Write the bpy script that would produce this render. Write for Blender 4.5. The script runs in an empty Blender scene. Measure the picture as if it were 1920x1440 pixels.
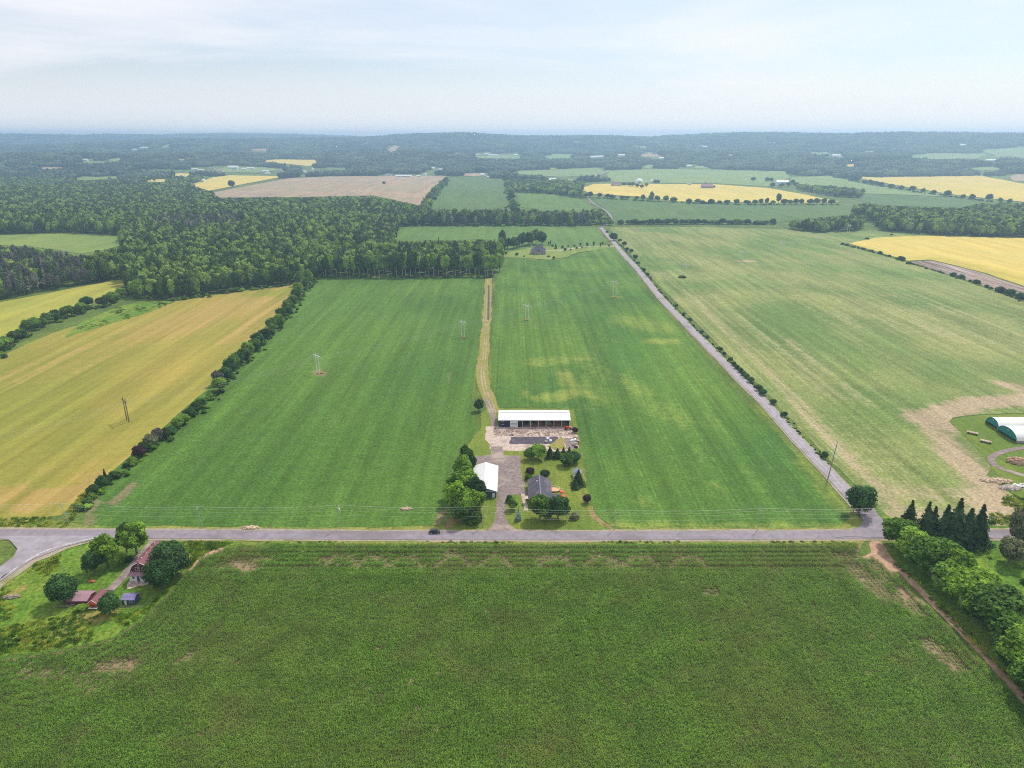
import bpy, bmesh, math, random
import numpy as np
from mathutils import Vector, Matrix
from mathutils.geometry import delaunay_2d_cdt

# ------------------------------------------------------------------ camera, light
rad = math.radians
S = bpy.context.scene
COL = S.collection
H, PITCH, F = 150.0, rad(19.15), 1333.0
cam_d = bpy.data.cameras.new('camera'); cam = bpy.data.objects.new('camera', cam_d); COL.objects.link(cam)
cam.location = (0, 0, H); cam.rotation_euler = (math.pi/2 - PITCH, 0, 0)
cam_d.sensor_width = 36; cam_d.lens = 36*F/1920; cam_d.clip_start = 1; cam_d.clip_end = 60000
S.camera = cam
S.view_settings.view_transform = 'Standard'; S.view_settings.look = 'None'
S.view_settings.exposure = 0.0; S.view_settings.gamma = 1
S.view_settings.use_curve_mapping = False
S.cycles.use_denoising = False; S.cycles.filter_width = 1.1
S.cycles.max_bounces = 6; S.cycles.diffuse_bounces = 2; S.cycles.glossy_bounces = 1
S.cycles.transmission_bounces = 2; S.cycles.transparent_max_bounces = 4; S.cycles.volume_bounces = 2
SUN_EL, SUN_AZ = 52.0, 35.0        # azimuth clockwise from +Y
SKY = 0.12
CLOUD = (1.02, 1.01, 1.03, 1)
HAZE_D, HAZE_C = 1.45e-4, (0.48, 0.70, 1.0)

sun_d = bpy.data.lights.new('sun', 'SUN'); sun = bpy.data.objects.new('sun', sun_d); COL.objects.link(sun)
sun_d.energy = 3.9; sun_d.angle = rad(5); sun_d.color = (1.0, 0.93, 0.80)
sd = Vector((math.sin(rad(SUN_AZ))*math.cos(rad(SUN_EL)), math.cos(rad(SUN_AZ))*math.cos(rad(SUN_EL)), math.sin(rad(SUN_EL))))
sun.rotation_euler = sd.to_track_quat('Z', 'Y').to_euler(); sun.location = (0, 0, 400)

# ------------------------------------------------------------------ node helpers
class NT:
    def __init__(s, tree): s.t = tree; s.n = tree.nodes; s.l = tree.links
    def node(s, kind, **kw):
        nd = s.n.new(kind)
        for k, v in kw.items(): setattr(nd, k, v)
        return nd
    def put(s, sock, v):
        if isinstance(v, bpy.types.NodeSocket): s.l.new(v, sock)
        elif v is not None:
            if hasattr(sock.default_value, '__len__') and not hasattr(v, '__len__'): v = (v,)*len(sock.default_value)
            if hasattr(v, '__len__') and len(v) == 3 and len(sock.default_value) == 4: v = (*v, 1)
            sock.default_value = v
    def math(s, op, a, b=None, c=None, clamp=False):
        nd = s.node('ShaderNodeMath', operation=op, use_clamp=clamp)
        s.put(nd.inputs[0], a)
        if b is not None: s.put(nd.inputs[1], b)
        if c is not None: s.put(nd.inputs[2], c)
        return nd.outputs[0]
    def mix(s, f, a, b, mode='MIX'):
        nd = s.node('ShaderNodeMix', data_type='RGBA', blend_type=mode)
        s.put(nd.inputs[0], f); s.put(nd.inputs[6], a); s.put(nd.inputs[7], b)
        return nd.outputs[2]
    def noise(s, vec, scale, detail=2, rough=0.5, dist=0.0):
        nd = s.node('ShaderNodeTexNoise'); nd.inputs['Scale'].default_value = scale
        nd.inputs['Detail'].default_value = detail; nd.inputs['Roughness'].default_value = rough
        nd.inputs['Distortion'].default_value = dist
        s.put(nd.inputs['Vector'], vec)
        return nd.outputs['Fac']
    def map(s, vec, scale=(1, 1, 1), rot=(0, 0, 0), loc=(0, 0, 0)):
        nd = s.node('ShaderNodeMapping'); s.put(nd.inputs['Vector'], vec)
        nd.inputs['Scale'].default_value = scale; nd.inputs['Rotation'].default_value = rot; nd.inputs['Location'].default_value = loc
        return nd.outputs[0]
    def ramp(s, v, a, b, lo=0.0, hi=1.0):
        nd = s.node('ShaderNodeMapRange', interpolation_type='SMOOTHSTEP')
        s.put(nd.inputs[0], v); s.put(nd.inputs[1], a); s.put(nd.inputs[2], b); s.put(nd.inputs[3], lo); s.put(nd.inputs[4], hi)
        return nd.outputs[0]
    def pos(s): return s.node('ShaderNodeNewGeometry').outputs['Position']
    def obj(s): return s.node('ShaderNodeTexCoord').outputs['Object']
    def attr(s, name): return s.node('ShaderNodeAttribute', attribute_name=name).outputs['Fac']
    def rand(s): return s.node('ShaderNodeObjectInfo').outputs['Random']

def new_mat(name):
    m = bpy.data.materials.new(name); m.use_nodes = True
    t = NT(m.node_tree)
    b = m.node_tree.nodes['Principled BSDF']
    b.inputs['Specular IOR Level'].default_value = 0.2; b.inputs['Roughness'].default_value = 0.9
    return m, t, b

def bump(t, b, h, strength=0.5, dist=0.1):
    nd = t.node('ShaderNodeBump'); nd.inputs['Strength'].default_value = strength; nd.inputs['Distance'].default_value = dist
    t.put(nd.inputs['Height'], h); t.l.new(nd.outputs[0], b.inputs['Normal'])

# ------------------------------------------------------------------ world
W = bpy.data.worlds.new('World'); S.world = W; W.use_nodes = True
wt = NT(W.node_tree); bg = W.node_tree.nodes['Background']
sky = wt.node('ShaderNodeTexSky', sky_type='NISHITA'); sky.sun_disc = False
sky.sun_elevation = rad(SUN_EL); sky.sun_rotation = rad(SUN_AZ); sky.air_density = 1.0; sky.dust_density = 1.5; sky.ozone_density = 1.5
sky.altitude = 150
tc = wt.node('ShaderNodeTexCoord').outputs['Generated']
sep = wt.node('ShaderNodeSeparateXYZ'); wt.l.new(tc, sep.inputs[0])
zz = wt.math('ADD', wt.math('MAXIMUM', sep.outputs[2], 0.0), 0.09)
cmb = wt.node('ShaderNodeCombineXYZ')
wt.l.new(wt.math('DIVIDE', sep.outputs[0], zz), cmb.inputs[0]); wt.l.new(wt.math('DIVIDE', sep.outputs[1], zz), cmb.inputs[1])
c1 = wt.noise(wt.map(cmb.outputs[0], (0.30, 0.42, 1), (0, 0, 0.25), (3.7, 1.3, 0)), 1.0, 7, 0.60, 0.5)
c2 = wt.noise(wt.map(cmb.outputs[0], (0.16, 0.16, 1), (0, 0, 0), (1.2, 5.3, 0)), 1.0, 3, 0.5)
cm = wt.ramp(wt.math('ADD', wt.math('MULTIPLY', c1, 0.75), wt.math('MULTIPLY', c2, 0.45)), 0.42, 0.76, 0.34, 0.95)
skyc = wt.mix(1.0, sky.outputs[0], (SKY*.86, SKY*.98, SKY*1.12, 1), 'MULTIPLY')
lowmask = wt.ramp(sep.outputs[2], -0.01, 0.16, 0.92, 0.0)
fin = wt.mix(wt.math('MAXIMUM', cm, lowmask), skyc, CLOUD)
wt.l.new(fin, bg.inputs[0]); bg.inputs[1].default_value = 1.0

# ------------------------------------------------------------------ terrain
CP, SP = math.cos(PITCH), math.sin(PITCH)
def raydir(px, py):
    u, v = (px-960)/F, (py-720)/F            # v down
    return np.array([u, CP - v*SP, -SP - v*CP])
def project(x, y, z):
    x = np.asarray(x, float); y = np.asarray(y, float); z = np.asarray(z, float)-H
    dep = y*CP - z*SP; up = y*SP + z*CP
    return 960 + F*x/dep, 720 - F*up/dep
def sstep(a, b, x):
    t = np.clip((x-a)/(b-a), 0, 1); return t*t*(3-2*t)
def ridge_heights(pts, D0, extra=16):
    az, hh = [], []
    for px, py in pts:
        d = raydir(px, py); r = math.hypot(d[0], d[1])
        az.append(math.atan2(d[0], d[1])); hh.append(H + D0*d[2]/r - extra)
    return np.array(az), np.array(hh)
R1 = ridge_heights([(-900,254),(-200,253),(0,252),(200,253),(330,252.5),(440,249.5),(560,252),(640,255),(700,260),(780,268),(1200,275),(2900,275)], 10500)
R2 = ridge_heights([(-900,275),(-200,275),(0,274),(100,273),(200,267),(300,262),(430,261),(560,259.5),(640,259),(700,257),(760,253),(820,250.5),(870,250),(940,253),(990,257),(1050,257),(1100,254),(1150,255),(1220,258),(1300,254),(1380,249.5),(1450,250),(1600,251.5),(1700,250),(1800,249.5),(1920,251),(2100,252),(2900,256)], 7000)
R3 = ridge_heights([(-900,296),(0,292),(150,288),(300,287),(450,290),(600,287),(750,284),(900,287),(1050,290),(1200,286),(1400,285),(1600,288),(1750,291),(1920,290),(2900,290)], 4600)
def hgt(x, y):
    x = np.asarray(x, float); y = np.asarray(y, float)
    r = np.hypot(x, y); az = np.arctan2(x, y)
    w = sstep(430, 1000, r)
    u = w*(2.2*np.sin(x/230+1.0)*np.sin(y/270+0.4) + 1.6*np.sin((x+y)/330+2.0))
    a = np.interp(az, *R1)*sstep(8600, 10500, r)
    b = np.interp(az, *R2)*sstep(4300, 7000, r)*(1-0.75*sstep(7300, 9500, r))
    c = np.maximum(np.interp(az, *R3), 0)*sstep(3200, 4600, r)*(1-0.8*sstep(4700, 5800, r))
    rough = sstep(3600, 5000, r)*(7*np.sin(x/310+1.3)*np.sin(y/260) + 5*np.sin(x/170+y/390))*(1-sstep(6500,7000,r)*0.6)
    return u + np.maximum(np.maximum(a, b), c) + rough
RR = np.geomspace(60, 12500, 900)
def at(px, py, z0=None):
    d = raydir(px, py)
    if z0 is not None:
        t = (z0-H)/d[2]; return Vector((d[0]*t, d[1]*t, z0))
    hr = math.hypot(d[0], d[1]); t = RR/hr
    zs = H + d[2]*t; g = hgt(d[0]*t, d[1]*t)
    i = np.argmax(zs < g)
    if zs[i] >= g[i]: i = len(RR)-1
    a, b = t[max(i-1, 0)], t[i]
    for _ in range(24):
        m = (a+b)/2
        if H + d[2]*m < float(hgt(d[0]*m, d[1]*m)): b = m
        else: a = m
    return Vector((d[0]*b, d[1]*b, float(hgt(d[0]*b, d[1]*b))))
def gz(x, y): return float(hgt(x, y))

# ------------------------------------------------------------------ object helpers
def tag(o, label=None, cat=None, group=None, kind=None):
    if label: o['label'] = label
    if cat: o['category'] = cat
    if group: o['group'] = group
    if kind: o['kind'] = kind
    return o
def obj(name, me, mat=None, parent=None, loc=None, rz=0.0, scale=None):
    o = bpy.data.objects.new(name, me); COL.objects.link(o)
    if mat is not None and me is not None and not len(me.materials): me.materials.append(mat)
    if parent is not None: o.parent = parent
    if loc is not None: o.location = loc
    if rz: o.rotation_euler = (0, 0, rz)
    if scale is not None: o.scale = scale
    return o
def thing(name, label, cat, loc=(0, 0, 0), rz=0.0, group=None):
    o = bpy.data.objects.new(name, None); COL.objects.link(o)
    o.empty_display_size = 0.5; o.location = loc; o.rotation_euler = (0, 0, rz)
    return tag(o, label, cat, group)
def mesh(name, v, f, smooth=False):
    me = bpy.data.meshes.new(name)
    me.from_pydata([tuple(p) for p in v], [], [tuple(q) for q in f])
    if smooth: me.polygons.foreach_set('use_smooth', [True]*len(me.polygons))
    me.update(); return me
def qmesh(name, V, Q, smooth=False):
    """fast quad / tri mesh from numpy arrays"""
    me = bpy.data.meshes.new(name); n = Q.shape[1]
    me.vertices.add(len(V)); me.vertices.foreach_set('co', V.astype(np.float32).ravel())
    me.loops.add(Q.size); me.loops.foreach_set('vertex_index', Q.astype(np.int32).ravel())
    me.polygons.add(len(Q)); me.polygons.foreach_set('loop_start', np.arange(0, Q.size, n, dtype=np.int32))
    try: me.polygons.foreach_set('loop_total', np.full(len(Q), n, dtype=np.int32))
    except Exception: pass
    me.update(calc_edges=True)
    if smooth: me.polygons.foreach_set('use_smooth', [True]*len(me.polygons))
    me.validate(); return me
class MB:
    """collects boxes, polygons and tubes into one mesh"""
    def __init__(s): s.v = []; s.f = []
    def add(s, vs, fs):
        o = len(s.v); s.v += [tuple(p) for p in vs]; s.f += [tuple(o+i for i in q) for q in fs]; return s
    def box(s, x0, y0, z0, x1, y1, z1):
        vs = [(x0,y0,z0),(x1,y0,z0),(x1,y1,z0),(x0,y1,z0),(x0,y0,z1),(x1,y0,z1),(x1,y1,z1),(x0,y1,z1)]
        return s.add(vs, [(3,2,1,0),(4,5,6,7),(0,1,5,4),(1,2,6,5),(2,3,7,6),(3,0,4,7)])
    def slab(s, a, b, c, d, th):
        """sheet through 4 points with thickness downwards along its normal"""
        a, b, c, d = map(Vector, (a, b, c, d)); n = (b-a).cross(d-a).normalized()
        if n.z < 0: n = -n
        lo = [p - n*th for p in (a, b, c, d)]
        return s.add([a, b, c, d]+lo, [(0,1,2,3),(7,6,5,4),(0,4,5,1),(1,5,6,2),(2,6,7,3),(3,7,4,0)])
    def tube(s, p, q, r0, r1=None, n=6):
        p, q = Vector(p), Vector(q); r1 = r0 if r1 is None else r1
        d = (q-p).normalized(); a = d.orthogonal().normalized(); b = d.cross(a)
        vs = [p + (a*math.cos(2*math.pi*i/n) + b*math.sin(2*math.pi*i/n))*r0 for i in range(n)]
        vs += [q + (a*math.cos(2*math.pi*i/n) + b*math.sin(2*math.pi*i/n))*r1 for i in range(n)]
        fs = [(i, (i+1) % n, n+(i+1) % n, n+i) for i in range(n)] + [tuple(range(n-1, -1, -1)), tuple(range(n, 2*n))]
        return s.add(vs, fs)
    def prism(s, prof, y0, y1):
        """profile of (x,z) points extruded along y"""
        n = len(prof)
        vs = [(x, y0, z) for x, z in prof] + [(x, y1, z) for x, z in prof]
        return s.add(vs, [tuple(range(n)), tuple(range(2*n-1, n-1, -1))] + [(i, n+i, n+(i+1) % n, (i+1) % n) for i in range(n)])
    def make(s, name, mat=None, parent=None, loc=None, rz=0.0, smooth=False):
        return obj(name, mesh(name, s.v, s.f, smooth), mat, parent, loc, rz)

def pip(px, py, poly):
    px = np.asarray(px, float); py = np.asarray(py, float); ins = np.zeros(px.shape, bool)
    n = len(poly)
    for i in range(n):
        x0, y0 = poly[i]; x1, y1 = poly[(i+1) % n]
        if y0 == y1: continue
        c = ((y0 > py) != (y1 > py)) & (px < (x1-x0)*(py-y0)/(y1-y0)+x0)
        ins ^= c
    return ins
def zoff(level, r):
    return 0.05*level + np.maximum(0, np.asarray(r)-420)*0.0003*(1+level*0.2)
def seg_w(x, y, caps):
    """0..1 weight of points near capsules given in photo pixels (x1,y1,x2,y2,width_m,strength)"""
    w = np.zeros(np.shape(x))
    for c in caps:
        a = at(c[0], c[1]); b = at(c[2], c[3]); dx, dy = b.x-a.x, b.y-a.y
        L = dx*dx+dy*dy+1e-6
        t = np.clip(((x-a.x)*dx+(y-a.y)*dy)/L, 0, 1)
        d = np.hypot(x-a.x-t*dx, y-a.y-t*dy)
        w = np.maximum(w, c[5]*(1-sstep(0.35*c[4], 1.6*c[4], d)))
    return w
FIELD_PX = []; _SN = [0]
def sheet(name, poly, mat, level=1, g=None, kind='structure', label=None, caps=None, jit=0.35, world=False, smooth_pts=0):
    """a ground sheet draped over the terrain; poly in photo pixels (or world x,y)"""
    _SN[0] += 1; level += 0.02*(_SN[0] % 11)
    if world: P = [Vector((p[0], p[1], 0)) for p in poly]
    else:
        dens = []
        for i in range(len(poly)):
            a, b = poly[i], poly[(i+1) % len(poly)]
            n = max(1, int(math.hypot(b[0]-a[0], b[1]-a[1])/40))
            dens += [(a[0]+(b[0]-a[0])*k/n, a[1]+(b[1]-a[1])*k/n) for k in range(n)]
        P = [at(*p) for p in dens]
    rm = min(math.hypot(p.x, p.y) for p in P); rx = max(math.hypot(p.x, p.y) for p in P)
    g = g or max(5, min(70, (rm+rx)/2*0.022))
    rnd = random.Random(len(poly)*7+int(rm))
    Q = []
    for i in range(len(P)):
        a, b = P[i], P[(i+1) % len(P)]; n = max(1, int((b-a).length/(g*0.8))); n = min(n, 60)
        for k in range(n):
            q = a.lerp(b, k/n); j = jit*(1+rm/600)
            Q.append(Vector((q.x+rnd.uniform(-j, j), q.y+rnd.uniform(-j, j))))
    qx = [q.x for q in Q]; qy = [q.y for q in Q]
    xs = np.arange(min(qx)+g/2, max(qx), g); ys = np.arange(min(qy)+g/2, max(qy), g)
    while len(xs)*len(ys) > 26000:
        g *= 1.25; xs = np.arange(min(qx)+g/2, max(qx), g); ys = np.arange(min(qy)+g/2, max(qy), g)
    X, Y = np.meshgrid(xs, ys); X = X.ravel(); Y = Y.ravel()
    ins = pip(X, Y, list(zip(qx, qy))); X, Y = X[ins], Y[ins]
    n0 = len(Q)
    verts = Q + [Vector((a, b)) for a, b in zip(X, Y)]
    out = delaunay_2d_cdt(verts, [], [list(range(n0))], 1, 1e-3)
    V = np.array([(v.x, v.y) for v in out[0]]); T = np.array([t for t in out[2] if len(t) == 3])
    z = hgt(V[:, 0], V[:, 1]) + zoff(level, np.hypot(V[:, 0], V[:, 1]))
    V3 = np.column_stack([V, z])
    a, b, c = V3[T[:, 0]], V3[T[:, 1]], V3[T[:, 2]]
    up = np.cross(b-a, c-a)[:, 2] < 0; T[up] = T[up][:, ::-1]
    me = qmesh(name, V3, T, True)
    if caps:
        w = seg_w(V3[:, 0], V3[:, 1], caps)
        at_ = me.attributes.new('dry', 'FLOAT', 'POINT')
        if len(at_.data) == len(w): at_.data.foreach_set('value', w.astype(np.float32))
    o = obj(name, me, mat); tag(o, label, None, None, kind)
    return o
def catmull(P, step):
    out = []
    for i in range(len(P)-1):
        p0 = P[max(i-1, 0)]; p1 = P[i]; p2 = P[i+1]; p3 = P[min(i+2, len(P)-1)]
        n = max(1, int((p2-p1).length/step))
        for k in range(n):
            t = k/n
            out.append(0.5*((2*p1)+(p2-p0)*t+(2*p0-5*p1+4*p2-p3)*t*t+(3*p1-p0-3*p2+p3)*t**3))
    out.append(P[-1]); return out
def strip(name, line, width, mat, level=4, kind='structure', label=None, off=0.0, step=4, world=False, parent=None, wob=0.0):
    P = [Vector(p) for p in line] if world else [at(*p) for p in line]
    P = [Vector((p.x, p.y, 0)) for p in P]; P = catmull(P, step)
    V, Fc = [], []; rnd = random.Random(3)
    for i, p in enumerate(P):
        d = (P[min(i+1, len(P)-1)]-P[max(i-1, 0)]).normalized(); n = Vector((-d.y, d.x, 0))
        for s in (-0.5, 0.0, 0.5):
            q = p + n*(off+s*width+rnd.uniform(-wob, wob)); r = math.hypot(q.x, q.y)
            V.append((q.x, q.y, gz(q.x, q.y)+float(zoff(level, r))+(0.04 if s == 0 and width > 4 else 0)))
        if i:
            a = 3*(i-1)
            for k in (0, 1): Fc.append((a+k+1, a+k, a+k+3, a+k+4))
    o = obj(name, mesh(name, V, Fc, True), mat, parent)
    if not parent: tag(o, label, None, None, kind)
    return o
# ------------------------------------------------------------------ ground materials
def field_mat(name, a, b, dry=(0.30, 0.22, 0.12), ang=0.0, big=90, streak=0.35, across=6.0, grain=0.35, gs=0.9, bmp=0.6, drycut=(0.35, 0.75), rows=0.0, tram=0.0, tp=22.0):
    m, t, bs = new_mat(name); p = t.pos()
    bn = t.noise(t.map(p, (1/big, 1/(big*1.7), 1)), 1.0, 4, 0.6)
    st = t.noise(t.map(p, (1/across, 1/(across*34), 1), (0, 0, ang)), 1.0, 3, 0.6)
    gr = t.noise(p, gs, 3, 0.7)
    sp = t.noise(p, gs*0.22, 3, 0.65)
    c = t.mix(t.ramp(bn, 0.34, 0.66), a, b)
    st2 = t.noise(t.map(p, (1/(across*0.3), 1/(across*14), 1), (0, 0, ang)), 1.0, 2, 0.5)
    sv = t.math('ADD', t.ramp(st, 0.25, 0.75, 1-streak, 1+streak), t.ramp(st2, 0.25, 0.75, -streak*0.45, streak*0.45))
    gv = t.ramp(gr, 0.28, 0.72, 1-grain, 1+grain)
    c = t.mix(1.0, c, t.math('MULTIPLY', t.math('MULTIPLY', sv, gv), t.ramp(sp, 0.25, 0.75, 1-grain*0.35, 1+grain*0.35)), 'MULTIPLY')
    if tram:
        sx = t.node('ShaderNodeSeparateXYZ'); t.l.new(t.map(p, (1/tp, 1, 1), (0, 0, ang)), sx.inputs[0])
        wob = t.math('MULTIPLY', t.noise(t.map(p, (1/60, 1/160, 1)), 1.0, 2), 0.12)
        fr = t.math('FRACT', t.math('ADD', sx.outputs[0], wob))
        d1 = t.math('ABSOLUTE', t.math('SUBTRACT', fr, 0.45)); d2 = t.math('ABSOLUTE', t.math('SUBTRACT', fr, 0.45+2.2/tp))
        tm = t.ramp(t.math('MINIMUM', d1, d2), 0.25/tp, 0.8/tp, 1.0, 0.0)
        c = t.mix(1.0, c, t.math('ADD', 1.0, t.math('MULTIPLY', tm, t.math('MULTIPLY', t.ramp(sp, 0.3, 0.7, 0.2, 1.0), tram))), 'MULTIPLY')
    dv = t.math('ADD', t.attr('dry'), t.math('MULTIPLY', t.math('SUBTRACT', sp, 0.5), 0.7))
    dv = t.math('ADD', dv, t.math('MULTIPLY', t.math('SUBTRACT', st, 0.5), 0.9))
    dm = t.math('MULTIPLY', t.ramp(dv, drycut[0], drycut[1]), t.ramp(t.attr('dry'), 0.0, 0.08))
    dc = t.mix(1.0, dry, t.math('MULTIPLY', gv, t.ramp(st, 0.2, 0.8, 0.8, 1.2)), 'MULTIPLY')
    c = t.mix(t.math('MULTIPLY', dm, 0.85), c, dc)
    t.l.new(c, bs.inputs['Base Color']); bs.inputs['Specular IOR Level'].default_value = 0.1
    bump(t, bs, t.math('ADD', gr, t.math('MULTIPLY', st2, 0.4)), bmp, 0.5)
    return m
def rough_mat(name, c1, c2, scale=1.0, c3=None, bmp=0.4, rough=0.9, spec=0.2, det=4):
    m, t, bs = new_mat(name); p = t.pos()
    n1 = t.noise(p, scale, det, 0.65); n2 = t.noise(p, scale*0.13, 3, 0.6)
    c = t.mix(t.ramp(n1, 0.3, 0.7), c1, c2)
    if c3: c = t.mix(t.ramp(n2, 0.5, 0.68), c, c3)
    t.l.new(c, bs.inputs['Base Color']); bs.inputs['Roughness'].default_value = rough; bs.inputs['Specular IOR Level'].default_value = spec
    bump(t, bs, n1, bmp, 0.1); return m
M = {}
M['ground'] = field_mat('ground_grass', (0.070, 0.115, 0.024), (0.125, 0.170, 0.034), streak=0.15, grain=0.35, gs=0.6, big=40)
M['forest_floor'] = rough_mat('forest_floor', (0.030, 0.050, 0.018), (0.050, 0.075, 0.028), 0.1)
M['verge'] = field_mat('verge_grass', (0.12, 0.18, 0.030), (0.23, 0.23, 0.055), streak=0.2, grain=0.35, gs=0.8, big=25)
M['soy_left'] = field_mat('soybean_left', (0.060, 0.132, 0.022), (0.088, 0.168, 0.027), (0.20, 0.17, 0.09), streak=0.17, across=9, grain=0.36, gs=0.8, big=120, tram=0.14, tp=30)
M['soy_mid'] = field_mat('soybean_middle', (0.058, 0.132, 0.023), (0.100, 0.182, 0.027), (0.235, 0.275, 0.055), streak=0.20, across=9, grain=0.34, gs=0.8, big=110, drycut=(0.12, 1.0), tram=0.26, tp=18)
M['hay'] = field_mat('hay_stubble', (0.115, 0.180, 0.045), (0.225, 0.245, 0.085), (0.38, 0.285, 0.195), streak=0.20, across=7, grain=0.34, gs=0.7, big=95, drycut=(0.22, 0.85), tram=0.20, tp=13)
M['gold'] = field_mat('ripening_wheat', (0.315, 0.255, 0.052), (0.215, 0.220, 0.036), (0.35, 0.240, 0.078), streak=0.16, across=10, grain=0.13, gs=0.6, big=130, ang=rad(4), bmp=0.25, tram=-0.18, tp=24)
M['gold2'] = field_mat('pale_wheat', (0.36, 0.33, 0.06), (0.27, 0.28, 0.05), streak=0.13, across=14, grain=0.10, gs=0.3, ang=rad(-50), bmp=0.2)
M['yellow'] = field_mat('yellow_wheat', (0.56, 0.43, 0.10), (0.50, 0.41, 0.10), (0.42, 0.35, 0.05), streak=0.10, across=14, grain=0.08, gs=0.2, bmp=0.2)
M['brown'] = field_mat('brown_field', (0.36, 0.255, 0.165), (0.28, 0.235, 0.155), streak=0.13, across=20, grain=0.08, gs=0.1, ang=rad(90), bmp=0.2)
M['far_green'] = field_mat('far_green', (0.110, 0.185, 0.042), (0.090, 0.165, 0.038), streak=0.12, across=16, grain=0.10, gs=0.15, bmp=0.2)
M['far_green2'] = field_mat('far_green_dark', (0.080, 0.140, 0.040), (0.095, 0.155, 0.042), streak=0.10, across=20, grain=0.08, gs=0.15, ang=rad(90), bmp=0.2)
M['far_pale'] = field_mat('far_pale', (0.20, 0.26, 0.085), (0.16, 0.24, 0.08), streak=0.12, across=20, grain=0.08, gs=0.1, ang=rad(90), bmp=0.2)
M['far_olive'] = field_mat('far_olive', (0.19, 0.24, 0.055), (0.15, 0.215, 0.05), streak=0.12, across=20, grain=0.08, gs=0.1, ang=rad(90), bmp=0.2)
M['plough'] = field_mat('mulch_rows', (0.30, 0.24, 0.22), (0.24, 0.18, 0.15), streak=0.75, across=2.5, grain=0.15, gs=0.5, ang=rad(10))
M['lawn'] = field_mat('mown_lawn', (0.105, 0.165, 0.024), (0.160, 0.200, 0.032), (0.26, 0.18, 0.085), streak=0.12, across=2.5, grain=0.28, gs=1.2, big=30, bmp=0.3)
M['meadow'] = field_mat('lush_grass', (0.085, 0.175, 0.018), (0.155, 0.215, 0.028), (0.25, 0.20, 0.06), streak=0.15, across=3, grain=0.42, gs=0.7, big=22)
M['soil'] = rough_mat('dry_soil', (0.20, 0.135, 0.085), (0.30, 0.21, 0.135), 0.8, (0.14, 0.10, 0.06))
M['dirt'] = rough_mat('reddish_dirt', (0.33, 0.195, 0.13), (0.50, 0.33, 0.23), 0.7, (0.26, 0.17, 0.10))
M['wet_soil'] = rough_mat('dark_soil', (0.035, 0.04, 0.018), (0.06, 0.06, 0.03), 0.8)
M['shoulder'] = rough_mat('gravel_shoulder', (0.36, 0.30, 0.24), (0.26, 0.23, 0.15), 0.9, (0.20, 0.20, 0.08))
M['asphalt'] = rough_mat('worn_asphalt', (0.20, 0.175, 0.205), (0.27, 0.235, 0.27), 0.35, (0.18, 0.155, 0.17), 0.1, 0.8)
M['asphalt2'] = rough_mat('pale_asphalt', (0.25, 0.225, 0.255), (0.33, 0.30, 0.335), 0.35, (0.21, 0.185, 0.20), 0.1, 0.8)
M['paint'] = rough_mat('faded_road_paint', (0.55, 0.52, 0.54), (0.30, 0.27, 0.30), 1.6, (0.30, 0.27, 0.30), 0.05)
M['gravel'] = rough_mat('pale_gravel', (0.56, 0.46, 0.40), (0.34, 0.26, 0.22), 0.75, (0.30, 0.24, 0.21), 0.5)
M['millings'] = rough_mat('driveway_millings', (0.15, 0.115, 0.11), (0.27, 0.215, 0.205), 0.75, (0.34, 0.27, 0.24), 0.3)
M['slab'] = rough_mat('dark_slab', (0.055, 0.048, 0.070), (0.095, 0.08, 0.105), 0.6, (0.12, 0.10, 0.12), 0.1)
M['weed'] = rough_mat('dry_weed', (0.32, 0.26, 0.07), (0.13, 0.17, 0.03), 0.7, (0.30, 0.21, 0.10))
M['rut'] = rough_mat('worn_rut', (0.40, 0.32, 0.22), (0.24, 0.22, 0.09), 0.6, (0.16, 0.17, 0.05))

# ------------------------------------------------------------------ ground sheet
naz = np.radians(np.concatenate([np.arange(-82, -44, 2.0), np.arange(-44, 44, 0.5), np.arange(44, 83, 2.0)]))
rr = np.concatenate([[0.5, 15, 35], np.geomspace(55, 12600, 270)])
A, R = np.meshgrid(naz, rr); X = (R*np.sin(A)); Y = R*np.cos(A)-0.0
Z = hgt(X, Y); nx, ny = A.shape[1], A.shape[0]
idx = np.arange(nx*ny).reshape(ny, nx)
Q = np.column_stack([idx[:-1, :-1].ravel(), idx[:-1, 1:].ravel(), idx[1:, 1:].ravel(), idx[1:, :-1].ravel()])[:, ::-1]
tag(obj('ground', qmesh('ground', np.column_stack([X.ravel(), Y.ravel(), Z.ravel()]), Q, True), M['ground']), kind='structure')

# ------------------------------------------------------------------ fields (outlines in photo pixels, projected to the ground)
def field(name, poly, mat, level=1, caps=None, **kw):
    FIELD_PX.append(poly); return sheet(name, poly, M[mat], level, caps=caps, **kw)
L_POLY = [(600,521),(908,521),(905,560),(898,640),(890,700),(884,745),(893,790),(900,815),(880,828),(858,850),(846,900),(836,960),(824,985),(700,990),(160,987),(168,925),(205,882),(300,812),(395,722),(480,640),(540,580),(588,530)]
field('soybean_field', L_POLY, 'soy_left', 1, caps=[(215,945,245,905,3,0.9),(845,700,838,720,4,0.5),(825,645,880,632,1.5,0.25),(400,700,620,655,3,0.18),(172,935,165,985,4,0.8),(835,985,846,960,4,0.9),(595,698,605,702,5,0.9),(868,632,872,632,4,0.6),(700,590,800,600,16,0.28),(620,560,640,620,10,0.2),(755,735,850,715,8,0.25)], g=6)
M_POLY = [(932,521),(936,482),(965,482),(1000,489),(1050,488),(1085,476),(1140,464),(1152,463),(1168,480),(1215,545),(1298,640),(1395,750),(1495,855),(1550,912),(1582,945),(1594,975),(1580,990),(1500,992),(1180,990),(1146,987),(1122,968),(1107,945),(1098,890),(1090,840),(1082,800),(1072,768),(1000,763),(932,765),(922,742),(921,700),(924,600),(929,530)]
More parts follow.
